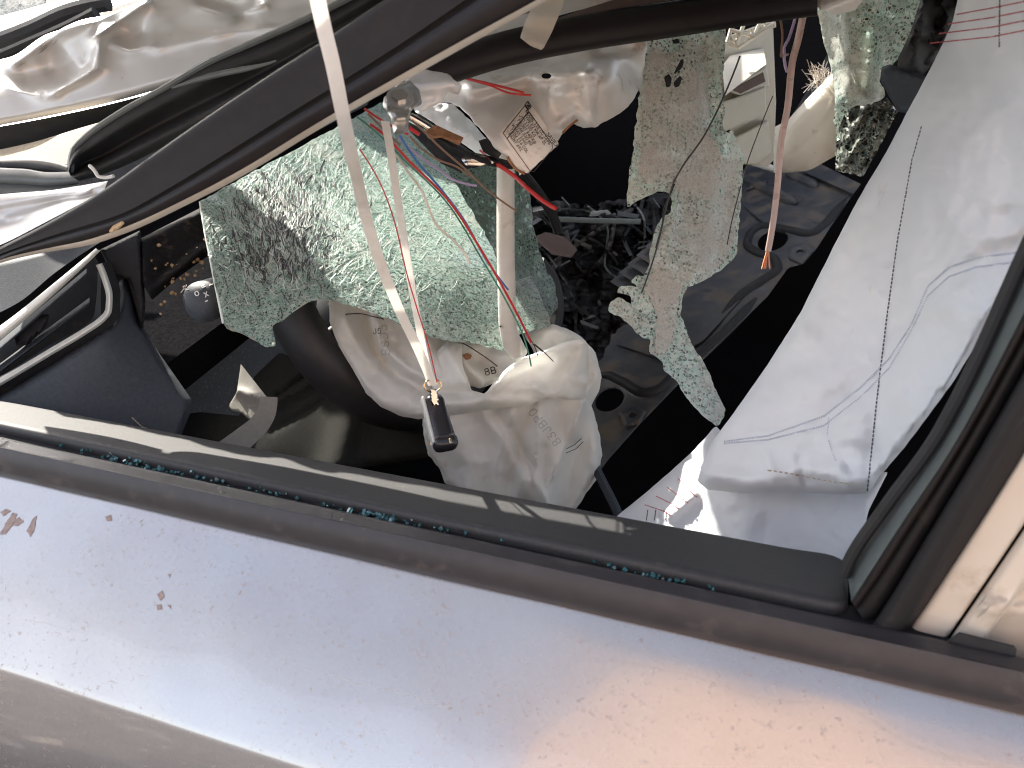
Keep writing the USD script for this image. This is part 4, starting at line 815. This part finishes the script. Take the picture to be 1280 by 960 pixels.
Dt = folds(lambda u, v: lobe(u, v) - .018, [([(606, 492), (640, 456), (675, 440), (735, 424)], .026, 9), ([(545, 506), (600, 502), (670, 486)], .016, 10), ([(560, 490), (610, 494), (668, 492)], -.010, 6), ([(672, 488), (690, 494), (705, 484)], .014, 6), ([(735, 428), (712, 470), (735, 478)], .014, 8), ([(712, 440), (700, 455), (672, 486)], -.010, 9), ([(560, 440), (576, 470), (590, 486)], .014, 8)], .010, 50, 9, .007)
obj('top_fold', relief([(545, 440), (562, 424), (577, 430), (578, 456), (590, 488), (606, 492), (616, 480), (636, 458), (655, 446), (680, 438), (708, 426), (731, 424), (736, 436), (735, 476), (730, 500), (710, 500), (684, 496), (664, 506), (610, 512), (560, 520), (540, 512), (540, 480)], Dt, .02, 3.4, 8, .3, 4), 'bag_cloth', BAG, smooth=70)
for s, o, e, h, D in (('83JBP0', (703, 553), (-.62, -.78), 11, lambda u, v: Dsk(u, v)), ('SSD5', (488, 444), (-.12, -1), 11, Dl), ('J5', (466, 418), (1, -.1), 7, Dl), ('8B', (606, 470), (1, -.25), 9, Dp)):
    obj('printed_code', text_on(s, o, e, h, D, .0012), 'print_ink' if h > 9 else 'black_ink', BAG)
for L in ([(708, 561), (718, 556), (727, 548)], [(708, 566), (720, 561), (729, 552)]): obj('printed_line', line_on(L, Dsk, .0005, .004), 'black_ink', BAG)
obj('burn_mark', relief([(578, 444), (584, 441), (590, 444), (588, 449), (582, 450)], lambda u, v: Dp(u, v) - .0012, .001, 2.2), 'rust', BAG)

SIDE = thing('curtain_airbag', 'big white deflated curtain airbag hanging down beside the centre pillar', 'airbag', P(1050, 620, .68))
cur_c = [(1210, -20, .60), (1300, -20, .50), (1165, 80, .66), (1110, 180, .72), (1040, 310, .76), (990, 400, .77), (930, 490, .775), (880, 575, .77), (1085, 612, .645), (980, 612, .70), (1150, 200, .64), (1110, 420, .645), (1200, 300, .575), (1290, 300, .53), (1160, 480, .59), (1000, 500, .70), (1260, 120, .54), (1100, 560, .635)]
Dc = folds(surf(cur_c, .001), [([(1150, 165), (1128, 260), (1108, 420), (1086, 618)], -.006, 14), ([(920, 545), (1030, 520), (1110, 450), (1165, 350), (1270, 315)], -.007, 16), ([(880, 590), (940, 600), (1000, 585), (1085, 600)], .012, 12), ([(960, 570), (968, 612)], .006, 5), ([(1000, 565), (1005, 612)], -.006, 6), ([(1050, 585), (1060, 612)], .006, 6), ([(940, 240 + 130), (1000, 420)], .006, 20), ([(1060, 250), (1035, 350), (1000, 420)], .010, 18), ([(1180, 380), (1280, 400)], .005, 14)], .016, 90, 14, .005)
obj('upper_sheet', relief([(1206, -40), (1190, 30), (1165, 82), (1134, 140), (1108, 190), (1072, 250), (1040, 312), (1000, 392), (960, 455), (918, 515), (890, 552), (878, 580), (872, 602), (884, 612), (930, 617), (985, 613), (1040, 618), (1086, 617), (1096, 600), (1130, 560), (1190, 480), (1330, 250), (1330, -40)], Dc, .03, 6, 12, .2, 2), 'curtain_cloth', SIDE, smooth=70)
Dlow = folds(surf([(765, 655, .83), (830, 600, .86), (880, 540, .88), (900, 600, .80), (950, 620, .76), (1080, 620, .70), (1060, 700, .68), (900, 700, .76), (840, 640, .82)], .001), [([(862, 588), (866, 618), (840, 640)], .014, 9), ([(950, 625), (925, 690)], .006, 10)], .012, 60, 15, .004)
obj('lower_sheet', relief([(745, 670), (770, 646), (800, 622), (835, 592), (868, 562), (895, 532), (920, 560), (1000, 590), (1110, 590), (1085, 640), (1070, 720), (900, 720), (745, 690)], Dlow, .012, 5, 6, .2, 4), 'curtain_cloth', SIDE, smooth=70)
obj('dark_stitching', stitches([(1152, 158), (1140, 200), (1122, 300), (1108, 400), (1096, 500), (1084, 616)], Dc, 5.2, .7, .0006, .0005), 'dark_thread', SIDE, kind='stuff')
for off in (0, 12):
    obj('grey_stitching', stitches([(905, 552 + off * .2), (960, 545 + off * .4), (1030, 520 + off), (1075, 485 + off), (1112, 448 + off), (1140, 405 + off * .6), (1160, 358 + off), (1186, 334 + off), (1220, 322 + off), (1285, 314 + off)], Dc, 3.0, .6, .0009, .0003), 'seam_cloth', SIDE, kind='stuff')
obj('grey_stitching', stitches([(1036, 522), (1034, 545), (1040, 565), (1046, 578)], Dc, 3.6, .55, .0005, .0003), 'seam_cloth', SIDE, kind='stuff')
for i in range(4):
    obj('red_stitching', stitches([(1196 - i * 11, 18 + i * 13 - i), (1240, 10 + i * 12), (1300, -2 + i * 12)], Dc, 4, .7, .0005, .0004), 'red_thread', SIDE, kind='stuff')
    obj('red_stitching', stitches([(838 - 14 * i + 10, 600 + 11 * i - 2), (852 - 10 * i + 8, 612 + 9 * i), (872 - 10 * i, 622 + 8 * i)], Dlow, 3.4, .7, .0005, .0004), 'red_thread', SIDE, kind='stuff')
obj('dark_stitching', stitches([(1250, -20), (1249, 60)], Dc, 4, .7, .0005, .0004), 'dark_thread', SIDE, kind='stuff')
for x in (808, 818, 832): obj('dark_stitching', stitches([(x, 650), (x + 2, 636)], Dlow, 3.4, .7, .0005, .0004), 'dark_thread', SIDE, kind='stuff')
obj('soil_mark', stitches([(960, 588), (990, 592), (1030, 600), (1070, 606)], Dc, 7, .55, .0008, .0000), 'dash_dust', SIDE, kind='stuff')

# ------------------------------------------------------------------ sheets of shattered windscreen glass
def slivers(D, n, centre, poly, seed, lmin=8, lmax=26, rad=.6, r=(.0002, .0006)):
    g = np.random.default_rng(seed); pg = Polygon(poly); out = []
    while len(out) < n:
        u, v = g.normal(centre[0], centre[2]), g.normal(centre[1], centre[3])
        if not pg.contains(shapely.Point(u, v)): continue
        a = math.atan2(v - centre[5], u - centre[4]) if g.uniform() < rad else g.uniform(0, math.pi)
        a += g.normal(0, .35); l = g.uniform(lmin, lmax); e = np.array([math.cos(a), math.sin(a)]) * l / 2
        q = np.array([[u - e[0], v - e[1]], [u + g.normal(0, 1.2), v + g.normal(0, 1.2)], [u + e[0], v + e[1]]])
        if not pg.contains(LineString(q)): continue
        d = np.array(D(q[:, 0], q[:, 1])) - g.uniform(.0003, .0035) * np.array([.3, 1, .3])
        W = P(q[:, 0], q[:, 1], d); out.append(tube(W, g.uniform(*r), 3))
    return cat(*out)
PL = [(250, 252), (262, 245), (330, 208), (420, 160), (476, 128), (505, 150), (532, 176), (562, 206), (602, 246), (620, 272), (640, 306), (668, 352), (684, 390), (690, 408), (668, 412), (648, 418), (630, 440), (606, 432), (580, 428), (556, 426), (530, 418), (505, 408), (480, 396), (452, 386), (425, 378), (404, 373), (384, 378), (366, 390), (350, 402), (340, 406), (341, 416), (345, 428), (342, 434), (330, 432), (316, 424), (300, 416), (284, 412), (279, 404), (272, 370), (264, 330), (256, 290)]
left_c = [(250, 256, .905), (264, 330, .86), (282, 412, .84), (342, 430, .83), (330, 208, 1.0), (395, 249, 1.0), (420, 160, 1.20), (476, 128, 1.34), (400, 374, .86), (360, 290, .915), (460, 300, .945), (510, 252, 1.07), (500, 400, .86), (560, 206, 1.20), (602, 246, 1.12), (640, 306, 1.04), (690, 408, .945), (640, 400, .93), (600, 430, .89), (560, 330, .95)]
Dg = folds(surf(left_c, .001), [([(365, 290), (372, 340)], .012, 30)], .0018, 34, 19)
GL = thing('windscreen_sheet', 'large pale green sheet of shattered windscreen glass draped over the steering wheel', 'glass sheet', P(450, 400, .86))
obj('glass_layer', relief(PL, Dg, .004, 4.2, 0, 1.0, 5), 'glass_left', GL, smooth=30)
obj('plastic_layer', relief([(x * .999 + .6, y * .998 + .9) for x, y in PL], lambda u, v: Dg(u, v) + .0046, .0008, 7, 0, .4, 5), 'clear_tape', GL)
edge = [(250, 253), (256, 290), (264, 330), (272, 370), (279, 404)]
obj('cut_edge', tube(P(np.array([e[0] for e in edge]) + .0, np.array([e[1] for e in edge]), np.array(Dg(np.array([e[0] for e in edge], float), np.array([e[1] for e in edge], float))) + .001), .0014, 6), 'crack_pale', GL)
obj('crack_ridges', slivers(Dg, 2600, (375, 270, 75, 60, 372, 330), PL, 3, 4, 17, .22, (.00010, .00026)), 'crack_pale', GL, kind='stuff')
obj('crack_ridges', slivers(Dg, 2600, (370, 270, 80, 60, 372, 330), PL, 4, 5, 20, .2, (.00012, .00036)), 'crack_green', GL, kind='stuff')
obj('crack_hollows', slivers(Dg, 1000, (352, 285, 32, 34, 372, 520), PL, 6, 5, 22, .9, (.0003, .0009)), 'crack_dark', GL, kind='stuff')
obj('crack_ridges', slivers(Dg, 700, (356, 285, 30, 34, 372, 520), PL, 8, 6, 24, .92, (.0002, .0005)), 'crack_pale', GL, kind='stuff')
PB = [(545, 188), (580, 210), (610, 206), (640, 205), (655, 220), (664, 250), (668, 290), (680, 330), (694, 352), (696, 386), (682, 404), (650, 380), (600, 280)]
Dbg = surf([(545, 188, .97), (640, 205, 1.0), (668, 290, 1.02), (694, 380, 1.02), (650, 380, .98), (600, 280, .95)])
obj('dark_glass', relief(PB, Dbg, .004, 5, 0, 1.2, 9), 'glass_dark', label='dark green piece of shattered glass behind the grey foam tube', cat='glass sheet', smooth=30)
PC = [(803, 40), (850, 30), (908, 30), (905, 75), (903, 110), (906, 140), (904, 162), (910, 166), (915, 163), (921, 176), (927, 188), (931, 198), (929, 212), (926, 250), (923, 290), (922, 318), (908, 332), (894, 344), (872, 354), (858, 360), (853, 372), (851, 392), (856, 408), (865, 430), (877, 448), (886, 464), (890, 478), (899, 496), (908, 514), (904, 524), (896, 533), (880, 522), (866, 506), (852, 490), (842, 472), (830, 464), (829, 452), (818, 446), (811, 438), (813, 426), (802, 422), (788, 408), (774, 396), (760, 390), (760, 383), (766, 375), (776, 372), (786, 378), (790, 382), (788, 370), (772, 366), (776, 358), (790, 358), (798, 360), (788, 352), (796, 344), (806, 345), (811, 334), (812, 312), (818, 292), (826, 274), (838, 264), (840, 250), (836, 240), (822, 240), (808, 246), (796, 252), (783, 258), (786, 220), (792, 180), (798, 130)]
Dcg = folds(surf([(803, 40, .90), (908, 30, .93), (790, 200, .91), (900, 170, .94), (930, 200, .96), (925, 310, .96), (840, 330, .91), (760, 388, .90), (860, 400, .91), (900, 525, .87), (785, 255, .92)], .001), [([(905, 165), (870, 340)], .008, 14), ([(880, 60), (893, 160)], -.01, 10), ([(840, 255), (830, 330)], .008, 10)], .006, 50, 25)
GC = thing('hanging_glass', 'long ragged strip of dusty shattered glass hanging from the dark header rail', 'glass sheet', P(860, 300, .92))
PF = [(812, 60), (840, 66), (862, 50), (884, 60), (888, 120), (886, 160), (900, 190), (921, 205), (919, 300), (903, 332), (872, 348), (856, 352), (848, 372), (846, 402), (838, 430), (827, 448), (813, 441), (820, 420), (824, 394), (812, 372), (800, 356), (813, 340), (824, 300), (846, 266), (852, 240), (830, 228), (812, 232), (800, 214), (805, 160), (802, 110)]
obj('film_layer', relief(PF, lambda u, v: Dcg(u, v) - .0016, .0007, 3.6, 0, 1.4, 17), 'glass_film', GC, smooth=35)
obj('glass_layer', relief(PC, Dcg, .004, 3.6, 0, .9, 7), 'glass_centre', GC, smooth=35)
for q in ([(840, 96), (848, 80), (853, 70), (855, 78), (852, 86), (846, 90), (843, 98), (838, 96)], [(830, 96), (836, 92), (840, 98), (838, 108), (833, 110)], [(842, 103), (850, 94), (853, 98), (849, 108), (843, 110)], [(840, 50), (848, 48), (850, 54), (842, 55)]):
    obj('dark_chip', relief(q, lambda u, v: Dcg(u, v) - .0025, .002, 2.2, 1), 'dark_plastic', GC)
obj('tear_line', line_on([(843, 230), (830, 262), (828, 280), (820, 310)], Dcg, .0012, .002), 'dark_plastic', GC)
PR = [(1018, 2), (1060, -20), (1160, -30), (1158, 0), (1140, 40), (1124, 72), (1106, 92), (1100, 100), (1108, 120), (1090, 130), (1064, 134), (1050, 152), (1046, 180), (1043, 150), (1044, 120), (1038, 84), (1028, 44)]
Drg = folds(surf([(1018, 2, 1.05), (1160, -30, .98), (1100, 100, 1.0), (1046, 190, 1.08), (1038, 84, 1.06)]), [([(1060, 20), (1056, 120)], .015, 14), ([(1095, 20), (1085, 110)], -.012, 10)], .01, 30, 27)
GR = thing('corner_glass', 'bright shattered glass sheet at the top beside the white curtain airbag', 'glass sheet', P(1080, 100, 1.05))
obj('glass_layer', relief(PR, Drg, .004, 4, 0, .8, 8), 'glass_right', GR, smooth=30)
obj('dark_shattered_end', relief([(1050, 150), (1064, 132), (1092, 130), (1110, 122), (1122, 140), (1112, 160), (1098, 185), (1078, 222), (1060, 216), (1044, 214), (1045, 180)], folds(lambda u, v: Drg(u, v) + .015, [([(1115, 140), (1075, 200)], .012, 6), ([(1100, 135), (1062, 195)], .012, 5), ([(1085, 132), (1055, 180)], .012, 5)], .02, 12, 28), .005, 3.2, 0, .8, 9), 'glass_black', GR, smooth=25)

# ------------------------------------------------------------------ foam tube, key on its ribbon
TUBE = thing('foam_tube', 'grey bent foam tube standing up out of the airbag', 'tube', P(640, 440, .88))
tp = resample([(632, 190, .865), (632, 240, .865), (632, 300, .865), (633, 350, .865), (634, 400, .868), (642, 436, .872), (646, 446, .875)], 40)
obj('tube_body', tube(PA(tp), list(np.r_[.0092, [.0098] * 34, .0102, .0105, .0100, .0085, .006]), 24), 'foam_tube', TUBE, smooth=60)
obj('pin_hole', tube(PA([(625.5, 408, .8565), (625.5, 408, .862)]), .0011, 8), 'dark_plastic', TUBE)
obj('white_ribbon', cat(strap([(392, -60, .47), (396, -10, .478), (405, 35, .49), (416, 80, .502), (428, 140, .525), (441, 200, .58), (455, 262, .65), (474, 325, .695), (500, 390, .74), (524, 440, .77), (541, 482, .79)], [.0098, .0096, .0094, .0095, .0100, .0105], .0009, 70, ([0, .45, .52, .6, .8, 1], [.1, .1, -.45, .1, -.5, -.6])),
    strap([(481, 152, .65), (488, 190, .67), (497, 250, .70), (508, 320, .735), (520, 390, .76), (532, 450, .78), (541, 482, .791)], [.0072, .0078, .0082, .0084], .0009, 60, ([0, 1], [-.5, -.7]))), 'ribbon',
    label='long white ribbon loop hanging over the window frame, holding the key', cat='ribbon')
KEY = thing('car_key', 'black car key hanging by a ring from the white ribbon', 'key', P(552, 565, .79))
obj('key_ring', tube(PA([(541 + 10.5 * math.cos(a), 482 + 8 * math.sin(a), 0.79 + .004 * math.cos(a)) for a in np.linspace(0, 6.28, 30)]), .0009, 8), 'brass', KEY)
obj('ring_clip', relief([(537, 486), (546, 486), (549, 500), (548, 507), (541, 508), (538, 500)], flat(.776), .004, 2, 2), 'chrome', KEY)
kb = rbox((.0225, .0590, .0175), .0072)
kb.vertices[:, 0] *= 1 + .10 * (-kb.vertices[:, 1] / .0295)
kb.apply_transform(frame_at(549, 527, 0.790, .16, -.45, .30)); obj('key_body', kb, 'key_plastic', KEY, smooth=40)
kp = rbox((.0248, .0160, .0182), .0060); kp.apply_transform(frame_at(549, 527, 0.790, .16, -.45, .30) @ trimesh.transformations.translation_matrix([0.0004, -.0236, .0002])); obj('key_end', kp, 'key_plastic', KEY, smooth=40)
kt = rbox((.003, .0056, .003), .0008); kt.apply_transform(frame_at(549, 527, 0.790, .16, -.45, .30) @ trimesh.transformations.translation_matrix([.0040, -.0268, .0088])); obj('key_contact', kt, 'brass', KEY)
kr = rbox((.0038, .052, .0125), .0018); kr.apply_transform(frame_at(549, 527, 0.790, .16, -.45, .30) @ trimesh.transformations.translation_matrix([-.0112, .002, .0005])); obj('side_trim', kr, 'satin_trim', KEY)
obj('side_button', tube(PA([(539, 549, .781), (539, 556, .781)]), .0016, 8), 'chrome', KEY)

# ------------------------------------------------------------------ loose wires
def W1(name, line, m, label, r=.0009, cat_='wire', group=None): return obj(name, wire(line, r), m, label=label, cat=cat_, group=group)
W1('red_wire', [(462, 155, .66), (480, 168, .67), (510, 200, .69), (560, 250, .73), (600, 310, .77), (640, 380, .81), (664, 428, .84)], 'red_wire', 'long red wire slanting across the glass to the airbag, beside the blue one', .0010)
W1('blue_wire', [(500, 170, .68), (520, 200, .70), (550, 235, .73), (580, 275, .76), (608, 325, .79), (635, 362, .82)], 'blue_wire', 'thin blue wire running beside the long red wire', .0009)
W1('green_wire', [(446, 146, .66), (470, 165, .68), (500, 195, .70), (560, 255, .75), (600, 320, .79), (640, 390, .83), (656, 425, .84), (664, 458, .845)], 'green_wire', 'dark green wire under the red one, ending on the airbag', .0007)
W1('white_wire', [(492, 188, .70), (510, 215, .72), (528, 240, .74), (532, 250, .74), (545, 280, .76), (568, 302, .78), (584, 322, .79), (587, 330, .79)], 'white_wire', 'short white wire curling over the middle of the glass sheet', .0010)
W1('red_wire', [(449, 186, .62), (462, 205, .626), (478, 235, .632), (494, 280, .680), (508, 340, .72), (521, 385, .74), (535, 430, .76), (546, 478, .775)], 'red_wire', 'thin red wire running down along the white ribbon to the key', .0005)
W1('red_wire', [(456, 136, .66), (470, 146, .67), (490, 158, .68), (510, 168, .69)], 'red_wire', 'short red wire beside the hinge bracket bolt', .0009)
W1('red_wire', [(460, 142, .68), (474, 156, .69), (500, 182, .70)], 'brown_wire', 'short reddish brown wire under the hinge bracket', .0009)
W1('red_wire', [(512, 160, .71), (518, 164, .71), (524, 168, .71)], 'red_wire', 'short stub of bright red wire right of the hinge bracket', .0016)
W1('red_wire', [(577, 97, .77), (600, 102, .765), (625, 108, .76), (655, 116, .755)], 'red_wire', 'pair of red wire ends lying over the crumpled roof panel', .0010)
W1('red_wire', [(580, 98, .77), (610, 106, .763), (640, 117, .757), (664, 119, .755)], 'red_wire', 'second red wire end crossing the crumpled roof panel above the label', .0008)
W1('violet_wire', [(498, 172, .70), (520, 192, .72), (548, 212, .74), (570, 226, .755), (596, 232, .76)], 'violet_wire', 'violet and white wire ending in front of the foam tube', .0010)
W1('grey_wire', [(514, 150, .72), (530, 164, .73), (548, 182, .745), (580, 210, .77), (610, 238, .79), (646, 264, .81)], 'brown_wire', 'thin brown wire ending across the foam tube', .0009)
W1('brown_wire', [(512, 170, .73), (530, 188, .74), (548, 200, .75), (570, 208, .76), (586, 220, .77)], 'brown_wire', 'brown wire curving below the black hinge rod', .0009)
obj('red_cable', cat(wire([(622, 206, .80), (640, 218, .80), (660, 236, .79), (680, 252, .785), (695, 261, .78)], .0019), wire([(600, 188, .82), (622, 206, .80), (645, 220, .80)], .0010)), 'red_wire', label='thick pink and red cable end pointing past the foam tube', cat='cable')
for k, (a, b) in enumerate([((664, 426), (672, 444)), ((666, 430), (678, 440)), ((668, 430), (692, 452))]):
    W1('bare_strand', [(a[0], a[1], .84), ((a[0] + b[0]) / 2 + 1, (a[1] + b[1]) / 2, .842), (b[0], b[1], .845)], 'dark_wire', 'bare strand fanned out at the end of the long red wire', .0005, 'wire strand', 'bare strands of the long red wire')
CAB = thing('copper_cable', 'pinkish sheathed cable with frayed copper end hanging over the floor pan', 'cable', P(958, 335, 1.0))
obj('sheath', wire([(1004, 18, .86), (998, 48, .87), (990, 80, .89), (985, 130, .92), (976, 180, .95), (972, 230, .97), (966, 280, .99), (960, 314, 1.0)], .0034, 60, 10), 'pink_sheath', CAB, smooth=60)
for k in range(6):
    e = rng.uniform(-6, 6); obj('copper_strand', wire([(960 + e * .15, 312, 1.0), (959 + e * .6, 324, 1.0), (958 + e, 336 + rng.uniform(-2, 2), 1.0)], .0007, 12), 'copper', CAB)
W1('brown_wire', [(975, 24, .9), (978, 45, .92), (976, 70, .94), (985, 68, .95)], 'brown_wire', 'thin brown wires hanging left of the copper cable top', .0012)
W1('violet_wire', [(994, 22, .9), (986, 48, .92), (980, 62, .94), (984, 90, .95)], 'violet_wire', 'greyish wire hanging beside the copper cable top', .0016)
W1('thin_string', [(925, 70, .86), (905, 120, .87), (880, 170, .875), (852, 210, .88), (842, 228, .885)], 'dark_wire', 'dark cord slanting across the hanging glass strip', .0009, 'cord')
W1('thin_string', [(966, 120, 1.0), (950, 160, 1.0), (932, 210, 1.0), (924, 240, .95), (914, 280, .92), (909, 306, .92)], 'dark_wire', 'thin dark cord along the right edge of the hanging glass', .0006, 'cord')
W1('thin_string', [(842, 228, .90), (832, 262, .91), (826, 290, .905), (818, 320, .90), (808, 350, .895), (802, 366, .89)], 'dark_wire', 'dark frayed cord down the torn left side of the hanging glass', .0008, 'cord')
W1('thin_string', [(432, 393, .93), (448, 392, .925), (468, 396, .92), (480, 399, .92)], 'dark_wire', 'short dark thread lying on the left fold of the airbag', .0006, 'thread')
W1('thin_string', [(536, 417, .90), (556, 422, .90), (576, 428, .90), (600, 442, .895), (622, 458, .89)], 'dark_wire', 'long dark thread lying across the pocket of the airbag', .0006, 'thread')
ROD = thing('hinge_rod', parent=CAR)
obj('black_arm', relief([(512, 144), (524, 142), (560, 168), (590, 190), (626, 198), (650, 205), (640, 212), (600, 206), (575, 215), (552, 205), (528, 180), (510, 162)], folds(flat(.80), [([(515, 150), (560, 180), (610, 204)], .014, 6)], .006, 20, 33), .01, 3.5, 4), 'dark_plastic', ROD, smooth=50)
obj('chrome_rod', tube(PA([(512, 146, .775), (530, 156, .78), (542, 164, .785)]), .0045, 12), 'chrome', ROD)
obj('rust_clamp', relief([(530, 164), (545, 156), (562, 164), (580, 172), (574, 182), (552, 172), (536, 174)], folds(flat(.775), [([(535, 168), (575, 176)], .005, 4)]), .006, 3, 3), 'rust', ROD)
obj('shiny_plate', relief([(576, 198), (590, 192), (610, 196), (618, 204), (600, 208), (582, 207)], flat(.79), .003, 3, 3), 'chrome', ROD)
obj('white_liner', relief([(518, 140), (545, 128), (566, 130), (590, 152), (606, 172), (630, 188), (628, 200), (596, 192), (560, 166), (536, 150)], folds(flat(.9), [([(530, 142), (610, 180)], .01, 10)], .02, 24, 34), .003, 4, 0, .5, 3), 'curtain_cloth', ROD, smooth=40)
obj('dark_clip', prism([(598, 176), (610, 172), (628, 190), (622, 200), (604, 190)], plane((598, 176, .80), (628, 190, .79), (604, 190, .80)), .008, 1), 'dark_plastic', ROD)

# ------------------------------------------------------------------ glass crumbs in the window slot, marks on the door
cr = []
for k in range(230):
    cl = [(-.40, .045), (-.50, .04), (-.245, .012), (-.235, .022), (-.02, .015), (-.035, .022), (-.3, .2)][rng.integers(0, 7)]
    x = rng.normal(*cl); y = rng.uniform(.020, .0295); s = rng.uniform(.0012, .0030)
    if not -.95 < x < .06: continue
    m = trimesh.creation.box((s * rng.uniform(.7, 1.5), s, s * rng.uniform(.6, 1.2))); m.apply_transform(trimesh.transformations.random_rotation_matrix(rng.uniform(0, 1, 3))); m.apply_translation([x, y, .975 + SL * x + s * .4 + rng.uniform(0, .003)]); cr.append(m)
obj('glass_crumbs', cat(*cr), 'crumb_glass', label='blue green crumbs of window glass lying in the black door slot', cat='glass crumbs', kind='stuff', smooth=False)
TV = skin.triangles
def on_skin(u, v, lift=0.): return on_mesh(TV, u, v, lift)
for q in ([(8, 652), (16, 640), (22, 642), (16, 656), (6, 668), (0, 668)], [(14, 655), (24, 645), (30, 652), (22, 658)], [(33, 664), (40, 650), (46, 644), (44, 660), (38, 672)], [(0, 640), (8, 636), (14, 638), (4, 646)],
          [(196, 743), (203, 738), (206, 746), (200, 752)], [(196, 756), (202, 755), (203, 761), (197, 762)], [(209, 757), (214, 756), (214, 761)], [(210, 718), (213, 718), (213, 723)], [(799, 800), (803, 797), (803, 804)], [(131, 646), (139, 643), (140, 650), (134, 652)]):
    obj('mud_smear', relief(q, lambda u, v: on_skin(u, v, .0004), .0008, 2.2, 0, .5, len(q)), 'mud', door)
for a, b in (((470, 858), (560, 885)), ((378, 836), (480, 862)), ((425, 935), (452, 941)), ((540, 880), (566, 888)), ((10, 770), (90, 785)), ((165, 842), (190, 846))):
    uu = np.linspace(a[0], b[0], 12); vv = np.linspace(a[1], b[1], 12) + rng.normal(0, .7, 12); obj('scratch', tube(P(uu, vv, on_skin(uu, vv, -.00005)), [.00008, .00028, .00008], 4), 'satin_trim', door)
